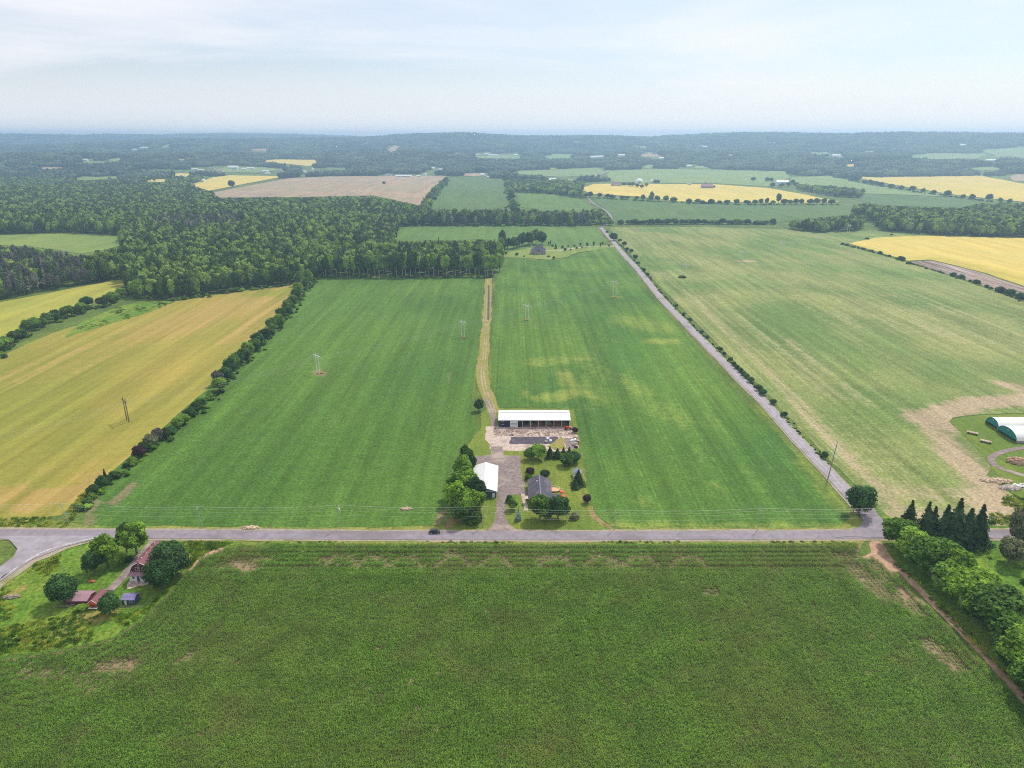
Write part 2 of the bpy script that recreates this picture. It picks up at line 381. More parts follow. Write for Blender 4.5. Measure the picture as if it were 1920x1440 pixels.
field('soybean_field', M_POLY, 'soy_mid', 1, caps=[(1040,745,1085,735,9,0.85),(1060,700,1075,725,7,0.75),(1000,680,1095,672,12,0.55),(1120,690,1200,735,10,0.45),(1060,770,1110,765,4,0.45),(985,735,1000,750,4,0.7),(1225,640,1260,640,8,0.75),(1180,600,1240,615,20,0.5),(1120,560,1150,556,4,0.35),(1100,735,1130,755,3,0.7),(1140,985,1160,990,5,0.8),(1150,740,1300,790,14,0.30),(1095,660,1130,760,5,0.4),(1335,905,1365,925,3,0.4),(1190,930,1220,950,4,0.4),(1500,860,1590,960,3,0.7),(1265,650,1340,740,4,0.25),(1170,985,1580,988,2.0,0.6),(1040,545,1060,640,14,0.2),(988,600,990,600,4,0.8),(1152,557,1154,557,6,0.9),(1300,850,1500,930,10,0.18)], g=6)
R_POLY = [(1142,427),(1300,426),(1480,430),(1530,437),(1640,432),(1720,444),(1600,455),(1580,459),(1700,492),(1820,531),(1920,567),(2080,625),(2080,782),(1920,774),(1840,777),(1785,783),(1779,791),(1802,812),(1840,850),(1860,880),(1850,892),(1895,925),(1920,945),(2060,980),(1900,986),(1690,978),(1662,968),(1640,944),(1600,904),(1562,868),(1500,803),(1440,740),(1380,680),(1300,600),(1250,550),(1200,500),(1160,452)]
field('hay_field', R_POLY, 'hay', 1, caps=[(1765,795,1740,785,15,0.9),(1740,785,1830,755,10,1.0),(1830,755,1960,748,10,1.0),(1960,760,2050,765,9,1.0),(1745,790,1790,850,9,0.8),(1790,850,1850,905,9,0.95),(1850,905,1880,950,9,0.85),(1880,950,1840,975,10,0.7),(1840,975,1690,975,8,0.75),(1560,830,1680,960,5,0.6),(1440,690,1560,830,5,0.55),(1330,590,1440,690,5,0.5),(1240,510,1330,590,6,0.4),(1500,700,1660,760,16,0.3),(1400,600,1500,680,22,0.32),(1600,600,1900,640,45,0.30),(1690,560,1800,610,50,0.30),(1480,640,1560,740,14,0.38),(1700,920,1800,930,10,0.5),(1885,720,1960,740,9,0.7),(1550,780,1640,860,12,0.3),(1388,490,1410,490,9,0.7),(1620,800,1700,890,14,0.28)], g=7)
G_POLY = [(556,535),(546,534),(480,542),(400,554),(330,563),(262,586),(200,600),(140,612),(100,624),(60,641),(20,660),(0,670),(-60,695),(-120,735),(-240,800),(-330,980),(0,972),(70,970),(112,966),(158,928),(203,892),(298,808),(392,726),(440,674),(488,624),(536,568)]
field('wheat_field', G_POLY, 'gold', 1, caps=[(450,570,300,620,45,0.62),(300,620,60,700,40,0.5),(60,940,150,920,10,0.9),(150,915,185,885,5,0.9),(520,560,440,640,20,0.55),(0,930,60,940,14,0.7),(100,880,200,860,15,0.4),(540,538,400,560,14,0.5)], g=8)
field('wheat_field', [(232,524),(150,538),(60,556),(0,567),(-160,592),(-300,690),(-100,685),(0,640),(60,612),(130,590),(190,562),(232,545)], 'gold2', 1)
field('meadow', [(232,572),(330,560),(420,551),(380,557),(330,565),(262,592),(190,612),(120,634),(150,606),(200,585)], 'meadow', 2)
field('pale_field', [(-250,438),(0,440),(120,437),(236,443),(222,462),(190,470),(150,476),(110,470),(60,463),(0,460),(-250,470)], 'far_olive')
field('green_field', [(752,425),(900,424),(1114,425),(1140,452),(1130,461),(1060,466),(960,472),(936,478),(936,450),(880,450),(745,453),(738,448)], 'far_green')
field('green_field', [(846,333),(945,336),(952,362),(962,400),(905,404),(802,402),(822,365)], 'far_green2')
field('brown_field', [(838,330),(700,331),(622,331),(540,335),(395,362),(412,371),(560,370),(700,367),(788,386),(806,366)], 'brown')
field('gold_field', [(357,347),(400,333),(430,329),(535,331),(470,343),(392,358)], 'yellow')
field('green_field', [(968,362),(1030,364),(1088,373),(1100,382),(1110,397),(1030,400),(975,388)], 'far_green')
field('green_field', [(1112,371),(1220,378),(1400,384),(1560,384),(1600,386),(1596,403),(1480,414),(1455,419),(1300,417),(1152,417),(1130,392)], 'far_green2')
field('yellow_field', [(1085,354),(1115,345),(1200,345),(1340,346),(1440,353),(1510,365),(1575,379),(1500,381),(1400,380),(1272,378),(1200,369),(1110,364)], 'yellow')
field('pale_field', [(1138,320),(1250,317),(1474,321),(1480,334),(1440,350),(1340,344),(1200,343),(1140,341)], 'far_pale')
field('pale_field', [(1480,333),(1555,330),(1605,342),(1670,352),(1800,370),(1700,366),(1618,363),(1540,356),(1495,350)], 'far_pale')
field('green_field', [(1618,365),(1700,368),(1815,373),(1840,382),(1800,390),(1650,386),(1612,376)], 'far_green2')
field('yellow_field', [(1595,331),(1640,333),(1840,330),(1925,346),(2200,352),(2200,386),(1920,379),(1800,367),(1700,351),(1640,340)], 'yellow')
field('yellow_field', [(1592,457),(1640,446),(1720,442),(1800,444),(2150,452),(2200,570),(2060,560),(1920,537),(1850,513),(1800,500),(1745,487),(1702,489)], 'yellow', caps=[(1750,488,1930,530,35,0.8)])
field('mulched_field', [(1704,491),(1745,489),(1800,502),(1850,515),(1920,539),(2080,590),(2080,612),(1920,563),(1822,529)], 'plough')
# small clearings between the far woods
far = [('yellow_field',[(482,303),(520,299),(590,300),(594,305),(580,312),(560,310)],'yellow'),
 ('yellow_field',[(125,338),(150,332),(228,331),(226,335),(175,338)],'far_olive'),
 ('yellow_field',[(320,329),(335,325),(358,326),(350,332)],'yellow'),('yellow_field',[(245,340),(280,336),(330,336),(310,342)],'yellow'),
 ('green_clearing',[(140,306),(160,303),(200,304),(196,308)],'far_pale'),('green_clearing',[(240,322),(270,318),(350,319),(340,323)],'far_green'),
 ('brown_clearing',[(724,284),(740,272),(752,274),(745,282),(730,286)],'brown'),('brown_clearing',[(470,282),(480,279),(506,279),(504,284)],'brown'),
 ('green_clearing',[(1020,294),(1045,288),(1075,290),(1068,297),(1030,298)],'far_pale'),('brown_clearing',[(1200,290),(1218,284),(1232,290),(1245,294),(1205,295)],'brown'),
 ('pale_field',[(960,322),(1020,319),(1120,315),(1135,322),(1120,330),(1050,332),(970,327)],'far_pale'),
 ('brown_clearing',[(866,330),(873,325),(905,326),(915,331)],'brown'),
 ('green_clearing',[(1198,313),(1222,309),(1230,312),(1218,316)],'far_pale'),('green_clearing',[(1300,316),(1306,311),(1326,311),(1328,317)],'far_pale'),
 ('pale_field',[(1700,292),(1760,287),(1850,289),(1830,298),(1740,299)],'far_pale'),('pale_field',[(1840,282),(1925,276),(2150,276),(2150,296),(1920,297),(1860,290)],'far_pale'),
 ('yellow_field',[(1567,311),(1600,308),(1625,312),(1590,313)],'yellow'),('yellow_field',[(1808,317),(1850,313),(1895,317),(1850,320)],'far_pale'),
 ('pale_field',[(1894,331),(1905,327),(2150,331),(2150,340),(1900,340)],'brown'),('pale_field',[(1515,287),(1550,285),(1560,290),(1530,291)],'far_pale'),
 ('green_clearing',[(885,293),(930,290),(985,293),(970,298),(900,297)],'far_pale'),('pale_field',[(1616,284),(1640,282),(1645,285),(1622,286)],'far_pale'),
 ('green_clearing',[(200,300),(222,296),(230,300),(212,304)],'far_pale'),('pale_field',[(1182,276),(1190,274),(1215,275),(1208,278)],'far_pale'),
 ('green_clearing',[(600,318),(640,315),(660,318),(630,321)],'far_green'),('yellow_field',[(400,318),(430,313),(500,314),(530,319),(480,324),(420,323)],'far_pale')]
far += [('pale_field',[(62,316),(80,313),(118,314),(130,316),(96,318)],'brown'),('pale_field',[(1000,317),(1022,315),(1068,315),(1040,317)],'gold2'),
 ('pale_field',[(1640,301),(1662,299),(1704,299),(1690,301)],'far_pale'),('pale_field',[(1062,266),(1080,265),(1112,266),(1090,267)],'brown'),
 ('pale_field',[(302,299),(322,298),(366,299),(350,301)],'brown'),('pale_field',[(1340,292),(1362,290.5),(1400,291),(1382,293)],'gold2')]
for n, p, m in far: field(n, p, m, 1, g=60)
for i, p in enumerate([[(20,270),(60,269),(90,271),(50,273)]]): pass

# foreground: corn ground, meadow, verges, lawn
CORN_POLY = [(-260,1300),(0,1237),(70,1226),(140,1216),(208,1200),(262,1166),(308,1124),(348,1078),(380,1048),(415,1032),(470,1024),(700,1022),(1000,1021),(1300,1022),(1618,1023),(1606,1040),(1650,1052),(1700,1100),(1785,1186),(1858,1262),(1922,1332),(2090,1510),(2090,1640),(-260,1640)]
sheet('cornfield_soil', CORN_POLY, M['soil'], 0.3, g=6)
sheet('yard_meadow', [(-200,1150),(-40,1112),(0,1096),(62,1053),(118,1030),(190,1013),(300,1013),(480,1016),(420,1024),(385,1040),(350,1070),(310,1118),(264,1160),(210,1195),(140,1212),(70,1222),(0,1233),(-200,1280)], M['meadow'], 1, g=4,
      caps=[(140,1170,200,1150,5,0.8),(60,1170,130,1185,6,0.45),(290,1010,400,1014,2,0.4),(20,1115,45,1100,3,0.7)])
sheet('dirt_edge', [(318,1122),(340,1090),(362,1058),(390,1036),(425,1024),(420,1031),(385,1052),(352,1082),(326,1122)], M['dirt'], 2, g=3)
sheet('roadside_grass', [(-300,960),(0,972),(95,969),(100,975),(160,986),(700,990),(828,986),(850,990),(915,996),(-300,996)], M['verge'], 2, g=5)
sheet('roadside_grass', [(962,995),(1120,990),(1180,989),(1580,989),(1590,975),(1605,965),(1618,975),(1612,988),(1590,995)], M['verge'], 2, g=5)
sheet('roadside_grass', [(440,1016),(1000,1012),(1600,1013),(1625,1016),(1610,1024),(1000,1023),(470,1025)], M['verge'], 2, g=5)
sheet('roadside_grass', [(1640,945),(1662,966),(1690,978),(1900,986),(2100,978),(2100,1000),(1670,997),(1655,970)], M['meadow'], 2, g=5)
sheet('grass_bank', [(1640,1012),(1700,1012),(2150,1008),(2250,1640),(2080,1600),(1920,1352),(1800,1190),(1720,1095),(1660,1040)], M['meadow'], 1.2, g=6)
sheet('mown_lawn', [(834,993),(846,955),(852,900),(866,850),(885,825),(903,800),(900,775),(915,765),(1075,768),(1082,800),(1090,840),(1098,890),(1107,945),(1122,968),(1146,987),(1150,996),(834,997)], M['lawn'], 2.75, g=3,
      caps=[(1088,805,1097,860,1.6,1.0),(1097,860,1100,900,1.0,0.8),(1106,950,1122,975,1.8,1.0),(1122,975,1150,990,2.2,1.0),(838,985,850,975,3,0.9),(905,800,912,840,2.5,0.35),(925,768,915,750,2,0.7)])
sheet('tent_lawn', [(1780,791),(1786,785),(1835,779),(1920,776),(2080,782),(2080,960),(1920,944),(1895,922),(1868,888),(1842,852),(1804,812)], M['lawn'], 2, g=4)
GP = [(912,800),(937,799),(1071,799),(1082,812),(1086,841),(1053,846),(944,846),(921,842),(911,824)]
sheet('gravel_yard', GP, M['gravel'], 3, g=3)
sheet('driveway', [(893,855),(922,854),(919,838),(944,838),(943,854),(976,855),(977,884),(985,915),(990,928),(950,928),(947,945),(947,969),(952,983),(968,995),(975,998),(905,998),(913,995),(927,981),(931,950),(932,900),(880,900)], M['millings'], 4, g=3)
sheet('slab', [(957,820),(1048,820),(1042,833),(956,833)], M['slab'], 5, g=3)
sheet('slab', [(1056,822),(1082,821),(1084,842),(1062,842)], M['millings'], 5, g=3)
sheet('weed_patch', [(1044,826),(1050,820),(1056,822),(1062,842),(1040,844),(1028,838)], M['weed'], 6, g=2)
sheet('side_path', [(975,927),(985,927),(989,957),(983,958),(978,940)], M['gravel'], 5, g=3)
sheet('yard_gravel', [(236,1098),(244,1090),(284,1090),(278,1097),(258,1101),(236,1106)], M['gravel'], 4, g=2)

# lanes and tracks
strip('field_lane', [(926,775),(920,757),(911,735),(904,700),(908,660),(911,620),(914,580),(915,548),(916,522)], 7.6, M['weed'], 3, step=8, wob=0.8)
for s in (-0.9, 0.9):
    strip('wheel_track', [(928,790),(922,760),(911,737),(905,700),(909,660),(912,620),(914,580),(915,548),(915,524)], 0.75, M['rut'], 5, off=s, step=8, wob=0.3)
strip('bare_lane', [(927,800),(923,775),(918,757),(914,748)], 3.6, M['millings'], 4, step=4, wob=0.4)
strip('mulch_strip', [(913,600),(914,560),(914,536)], 1.6, M['slab'], 7, step=8, off=-1.2)
strip('dirt_track', [(1646,1016),(1656,1032),(1680,1062),(1730,1112),(1800,1183),(1870,1256),(1920,1312),(2010,1420)], 2.6, M['dirt'], 3, step=5, wob=0.3)
sheet('dirt_entrance', [(1630,1015),(1652,1015),(1668,1042),(1690,1072),(1672,1072),(1640,1050),(1590,1050),(1612,1045),(1634,1036)], M['dirt'], 2, g=3)
strip('farm_lane', [(2100,838),(1960,838),(1920,840),(1890,845),(1868,852),(1857,862),(1865,873),(1885,882),(1920,892),(1990,905),(2100,915)], 3.2, M['millings'], 4, step=4)

# roads
SH = M['shoulder']
MAIN = [(-380,999),(0,1001),(500,1003.5),(960,1005),(1300,1004.5),(1640,1003),(1920,1002),(2250,1000)]
SIDE = [(1127,428),(1140,443),(1152,457),(1166,474),(1195,505),(1240,560),(1300,622),(1380,703),(1440,763),(1500,830),(1560,893),(1600,938),(1625,965),(1641,990),(1646,1003)]
strip('road_shoulder', MAIN, 9.2, SH, 3, step=10, wob=0.35)
strip('road_shoulder', SIDE[:-2], 8.0, SH, 3, step=8, wob=0.35)
main_road = strip('main_road', MAIN, 6.4, M['asphalt'], 5, step=10)
side_road = strip('side_road', SIDE, 6.0, M['asphalt2'], 6, step=8)
sheet('road_junction', [(1560,999.5),(1598,994),(1617,985),(1623,972),(1616,957),(1636,952),(1652,972),(1662,988),(1666,1003),(1662,1009),(1560,1008)], M['asphalt'], 7, g=3)
sheet('junction_shoulder', [(-110,1165),(-10,1077),(26,1046),(36,1028),(22,1016),(-20,1007),(210,1007),(128,1030),(66,1056),(8,1096),(-90,1175)], SH, 4, g=4)
sheet('road_junction', [(-130,1172),(-14,1075),(26,1044),(33,1030),(18,1013),(-60,1006),(205,1006),(122,1026),(60,1051),(0,1092),(-100,1170)], M['asphalt2'], 7, g=4, jit=0.1)
strip('worn_track', [(205,1007),(120,1023),(62,1046),(10,1080),(-60,1130)], 0.7, M['paint'], 8, step=3, wob=0.5)
strip('yard_drive', [(292,1013),(270,1036),(245,1066),(222,1092),(205,1108)], 3.4, M['millings'], 5, step=3)
strip('far_road', [(1127,428),(1146,412),(1136,396),(1112,382),(1098,366)], 4.5, M['asphalt'], 4, step=15)
strip('far_road', [(1104,338),(1122,329),(1138,322),(1140,316),(1128,311)], 9, M['asphalt2'], 4, step=30)
strip('house_drive', [(1157,463),(1130,462),(1100,463),(1070,467),(1045,471),(1022,470)], 4.0, M['gravel'], 4, step=8)
sheet('house_lawn', [(938,478),(960,472),(990,466),(1030,462),(1060,466),(1100,462),(1150,460),(1152,464),(1085,474),(1060,483),(1030,488),(980,484),(940,483)], M['far_olive'], 3, g=12)
# dashes on the main road, one part each
dash = MB(); dash.box(-1.7, -0.06, 0, 1.7, 0.06, 0.004); dm = mesh('lane_marking', dash.v, dash.f)
for px in list(range(420, 1600, 46)):
    p = at(px, np.interp(px, [q[0] for q in MAIN], [q[1] for q in MAIN])); o = obj('lane_marking', dm, M['paint'], main_road)
    o.location = (p.x, p.y, float(zoff(5, 1))+0.05)
strip('centre_line', [(1380,703),(1440,763),(1500,830),(1560,893),(1585,921)], 0.5, M['paint'], 8, step=8, wob=0.08, parent=side_road)
# ------------------------------------------------------------------ foliage
def leaf_mat(name, c1, c2, c3=None, var=0.35, trans=0.25):
    """c1 dark leaf, c2 light leaf; per-tree variation, per-clump variation with painted highlights and shade"""
    m, t, bs = new_mat(name); p = t.pos()
    n = t.noise(p, 0.9, 2, 0.6); n2 = t.noise(p, 0.16, 2, 0.5)
    c = t.mix(t.ramp(n, 0.32, 0.68), c1, c2)
    r = t.rand()
    if c3: c = t.mix(t.ramp(t.math('ADD', t.math('MULTIPLY', r, 0.7), t.math('MULTIPLY', n2, 0.5)), 0.5, 0.85), c, c3)
    v = t.math('MULTIPLY', t.ramp(r, 0, 1, 1-var, 1+var), t.ramp(n2, 0.3, 0.7, 0.68, 1.32))  # clump contrast also puts crown highlights and shade into the leaf colour
    c = t.mix(1.0, c, v, 'MULTIPLY')
    t.l.new(c, bs.inputs['Base Color']); bs.inputs['Roughness'].default_value = 0.8; bs.inputs['Specular IOR Level'].default_value = 0.05
    if trans:
        tr = t.node('ShaderNodeBsdfTranslucent'); t.l.new(t.mix(1.0, c, (1.5, 1.7, 0.9, 1), 'MULTIPLY'), tr.inputs[0])
        mx = t.node('ShaderNodeMixShader'); mx.inputs[0].default_value = trans
        t.l.new(bs.outputs[0], mx.inputs[1]); t.l.new(tr.outputs[0], mx.inputs[2])
        t.l.new(mx.outputs[0], m.node_tree.nodes['Material Output'].inputs[0])
    return m
LM = {
 'green': leaf_mat('leaf_green', (0.050, 0.112, 0.022), (0.140, 0.250, 0.040), (0.17, 0.28, 0.04)),
 'bright': leaf_mat('leaf_bright', (0.075, 0.160, 0.020), (0.24, 0.38, 0.042), None, 0.15),
 'dark': leaf_mat('leaf_dark', (0.030, 0.075, 0.024), (0.075, 0.150, 0.045), None, 0.15),
 'maple': leaf_mat('leaf_maple', (0.048, 0.110, 0.020), (0.145, 0.265, 0.036), (0.20, 0.33, 0.038), 0.12),
 'spruce': leaf_mat('needle_dark', (0.026, 0.058, 0.022), (0.065, 0.110, 0.040), None, 0.2, 0.1),
 'blue': leaf_mat('needle_blue', (0.16, 0.22, 0.21), (0.30, 0.38, 0.36), None, 0.1, 0.05),
 'olive': leaf_mat('needle_olive', (0.085, 0.100, 0.045), (0.19, 0.20, 0.10), None, 0.15, 0.1),
 'maroon': leaf_mat('leaf_maroon', (0.035, 0.018, 0.028), (0.075, 0.035, 0.045), None, 0.1, 0.05),
 'grey': leaf_mat('leaf_grey', (0.10, 0.10, 0.085), (0.18, 0.17, 0.15), (0.07, 0.10, 0.045), 0.25, 0.05),
 'wood': leaf_mat('leaf_wood', (0.050, 0.092, 0.020), (0.125, 0.195, 0.038), (0.19, 0.27, 0.050), 0.42, 0.15),
 'far': leaf_mat('leaf_far_haze_tint', (0.022, 0.040, 0.026), (0.048, 0.078, 0.042), (0.07, 0.10, 0.045), 0.35, 0.0),  # dulled, bluish leaf colour with some distance haze painted in
 'hedge': leaf_mat('leaf_hedge', (0.038, 0.078, 0.022), (0.090, 0.155, 0.038), (0.13, 0.21, 0.034), 0.35),
}
BARK = rough_mat('bark', (0.13, 0.11, 0.09), (0.22, 0.20, 0.17), 3.0)
BARK_PALE = rough_mat('bark_pale', (0.34, 0.32, 0.27), (0.50, 0.47, 0.40), 2.0)
_ICO = None
def ico(n=1):
    b = bmesh.new(); bmesh.ops.create_icosphere(b, subdivisions=n, radius=1); b.verts.ensure_lookup_table()
    v = np.array([q.co[:] for q in b.verts]); f = np.array([[q.index for q in k.verts] for k in b.faces]); b.free(); return v, f
ICO1, ICO2 = ico(1), ico(2)
def crown_mesh(name, seed, kind='round', n=2600, leaf=0.55, lobes=16, nj=0.45):
    """crown in a box: radius 1, height 0..1, later scaled; sizes below are for radius 5 m, height 12 m"""
    rg = np.random.default_rng(seed); Rr, Hh = 5.0, 12.0
    V = []; Q = []; T = []; cnt = 0
    if kind in ('round', 'ball', 'bush', 'tall', 'open'):
        zlo = {'round': .16, 'ball': .10, 'bush': 0.0, 'tall': .10, 'open': .22}[kind]
        cz = (zlo+1)/2*Hh; hz = (1-zlo)/2*Hh
        L = []
        for i in range(lobes):
            for _ in range(40):
                u = rg.normal(size=3); u /= np.linalg.norm(u); q = rg.uniform(.35, 1)**.5
                k = {'ball': .55, 'round': .66, 'bush': .66, 'tall': .58, 'open': .72}[kind]
                r = rg.uniform(.24, .46)*Rr*(1.15 if kind == 'ball' else 1)*(0.8 if kind == 'open' else 1)
                c = np.array([u[0]*q*k*Rr, u[1]*q*k*Rr, cz+u[2]*q*k*1.0*hz])
                if kind == 'bush': c[2] = abs(c[2]-0.25*Hh)*0.8+0.12*Hh
                if c[2]-r*0.9 < zlo*Hh: c[2] = zlo*Hh + r*0.9
                if not L or min(np.linalg.norm(c-l[0]) for l in L) > 0.30*Rr: break
            L.append((c, r))
        L.append((np.array([0, 0, cz]), 0.55*Rr if kind != 'ball' else .75*Rr))
        w = np.array([l[1]**2 for l in L]); w /= w.sum(); pick = rg.choice(len(L), n, p=w)
        C = np.array([l[0] for l in L])[pick]; Rl = np.array([l[1] for l in L])[pick]
        d = rg.normal(size=(n, 3)); d[:, 2] += 0.25; d /= np.linalg.norm(d, axis=1)[:, None]
        P = C + d*Rl[:, None]*rg.uniform(.86, 1.10, n)[:, None]*np.array([1, 1, 1.05])
        keep = np.ones(n, bool)
        for c, r in L:
            keep &= np.linalg.norm(P-c, axis=1) > r*0.80
        P, d = P[keep], d[keep]
        nn = d + rg.normal(size=P.shape)*nj; nn[:, 2] += 0.25; nn /= np.linalg.norm(nn, axis=1)[:, None]
        blobs = [(c, r*0.84) for c, r in L]
    else:   # conifer
        P = []; d = []; tiers = 17 if kind == 'spruce' else 13
        for ti in range(tiers):
            f = ti/(tiers-1); z = Hh*(0.05+0.93*f); rad_ = Rr*(1-f)**0.95*rg.uniform(.72, 1.15)+0.12
            nb = max(4, int(15*(1-f)+4))
            for b in range(nb):
                a = 2*math.pi*(b+rg.uniform(0, .8))/nb; rr_ = rad_*rg.uniform(.72, 1.12)
                m = max(2, int(n/ (tiers*nb) * (0.5+rr_/Rr)))
                for k in range(m):
                    s = rg.uniform(.25, 1); w_ = rg.normal()*0.10*rr_*(1.3-s)
                    x = math.cos(a)*rr_*s - math.sin(a)*w_; y = math.sin(a)*rr_*s + math.cos(a)*w_
                    P.append((x, y, z-rr_*s*0.30+rg.normal()*0.08)); d.append((math.cos(a)*.45, math.sin(a)*.45, .8))
        P = np.array(P); d = np.array(d); nn = d+rg.normal(size=P.shape)*0.30; nn /= np.linalg.norm(nn, axis=1)[:, None]
        blobs = None
    m = len(P); up = np.tile([0., 0., 1.], (m, 1)); up[np.abs(nn[:, 2]) > .9] = [1., 0, 0]
    a = np.cross(nn, up); a /= np.linalg.norm(a, axis=1)[:, None]; b = np.cross(nn, a)
    th = rg.uniform(0, 2*math.pi, m); ca, sa = np.cos(th)[:, None], np.sin(th)[:, None]
    a, b = a*ca+b*sa, b*ca-a*sa
    s = leaf*rg.uniform(.55, 1.35, m)[:, None]*0.5
    cor = []
    for k, (u, v) in enumerate([(-1, -.55), (.9, -.75), (1.1, .6), (-.8, .8)]):
        ju, jv = rg.uniform(-.3, .3, (m, 1)), rg.uniform(-.3, .3, (m, 1))
        cor.append(P + a*(u+ju)*s + b*(v+jv)*s + nn*rg.uniform(-.25, .25, (m, 1))*s)
    V = np.stack(cor, 1).reshape(-1, 3)
    T = (np.arange(m)[:, None]*4)
    T = np.vstack([T+np.array([[0, 1, 2]]), T+np.array([[0, 2, 3]])])
    if blobs:
        for c, r in blobs:
            v, f = ICO1; jit = rg.uniform(.88, 1.08, (len(v), 1))
            T = np.vstack([T, f+len(V)]); V = np.vstack([V, c+v*r*jit])
    else:
        k = 9; cone = [[math.cos(2*math.pi*i/k)*Rr*.62, math.sin(2*math.pi*i/k)*Rr*.62, .06*Hh] for i in range(k)]+[[0, 0, Hh*.96], [0, 0, .06*Hh]]
        f = np.array([[i, (i+1) % k, k] for i in range(k)]+[[(i+1) % k, i, k+1] for i in range(k)])
        T = np.vstack([T, f+len(V)]); V = np.vstack([V, np.array(cone)])
    V = V/np.array([Rr, Rr, Hh])
    return qmesh(name, V, T)
def trunk_mesh(seed, limbs=5):
    rg = random.Random(seed); b = MB(); Hh, Rr = 12.0, 5.0
    pts = [Vector((0, 0, -0.4)), Vector((rg.uniform(-.15, .15), rg.uniform(-.15, .15), 3)), Vector((rg.uniform(-.4, .4), rg.uniform(-.4, .4), 7))]
    b.tube(pts[0], pts[1], .38, .30, 7); b.tube(pts[1], pts[2], .30, .16, 7)
    for i in range(limbs):
        a = 2*math.pi*i/limbs+rg.uniform(-.4, .4); z = rg.uniform(2.4, 5.5)
        b.tube((0, 0, z), (math.cos(a)*2.8, math.sin(a)*2.8, z+rg.uniform(1.8, 3.4)), .14, .05, 5)
    me = mesh('trunk', b.v, b.f, True)
    for v in me.vertices: v.co.x /= Rr; v.co.y /= Rr; v.co.z /= Hh
    return me
def thin_trunk(seed):
    rg = random.Random(seed); b = MB()
    b.tube((0, 0, -0.02), (rg.uniform(-.05, .05), rg.uniform(-.05, .05), .62), .055, .03, 6)
    for i in range(3):
        a = rg.uniform(0, 6.28); z = rg.uniform(.25, .5); b.tube((0, 0, z), (math.cos(a)*.5, math.sin(a)*.5, z+.16), .03, .012, 4)
    return mesh('trunk', b.v, b.f, True)
TR = [trunk_mesh(i) for i in range(3)]; TT = [thin_trunk(i) for i in range(4)]
CR = {k: [] for k in ('round', 'ball', 'open', 'bush', 'tall', 'spruce', 'fir')}
CRS = {k: [] for k in CR}
SHAPES = {'round': ('round', 3800, .62, 24), 'ball': ('ball', 3400, .55, 20), 'open': ('open', 3000, .66, 18), 'bush': ('bush', 1700, .85, 11), 'tall': ('tall', 2600, .75, 15), 'spruce': ('spruce', 2600, .62, 0), 'fir': ('fir', 1800, .85, 0)}
for k, (kd, n, lf, lo) in SHAPES.items():
    for i in range(3 if k in ('round', 'tall', 'bush', 'spruce') else 2): CR[k].append(crown_mesh('crown', len(k)*31+i*7+ord(k[0]), kd, n, lf, lo))
_cache = {}
def crown_with(shape, i, mat):
    key = (shape, i % len(CR[shape]), mat)
    if key not in _cache:
        me = CR[shape][key[1]].copy(); me.materials.clear(); me.materials.append(LM[mat]); _cache[key] = me
    return _cache[key]
def trunk_with(i, thin, pale):
    key = ('t', i % 3, thin, pale)
    if key not in _cache:
        me = (TT if thin else TR)[key[1]].copy(); me.materials.clear(); me.materials.append(BARK_PALE if pale else BARK); _cache[key] = me
    return _cache[key]
trnd = random.Random(11)
def tree(x, y, r, h, shape, mat, label, group=None, cat=None, name=None, thin=False, pale=False, trunk=True, lift=0.0):
    nm = name or {'bush': 'shrub', 'spruce': 'spruce_tree', 'fir': 'conifer_tree'}.get(shape, 'leafy_tree')
    cat = cat or ('shrub' if shape == 'bush' else 'tree')
    i = trnd.randrange(6); rz = trnd.uniform(0, 6.28)
    root = thing(nm, label, cat, (x, y, gz(x, y)+0.05), rz, group)
    obj('crown', crown_with(shape, i, mat), None, root, (0, 0, lift*h), 0, (r, r, h*(1-lift)))
    if trunk and shape != 'bush':
        obj('trunk', trunk_with(i, thin, pale), None, root, (0, 0, 0), 0, (r, r, h))
    return root
TREES_XY = []
def tree_px(px, py, r, h, shape, mat, label, **kw):
    p = at(px, py); TREES_XY.append((p.x, p.y)); return tree(p.x, p.y, r, h, shape, mat, label, **kw)

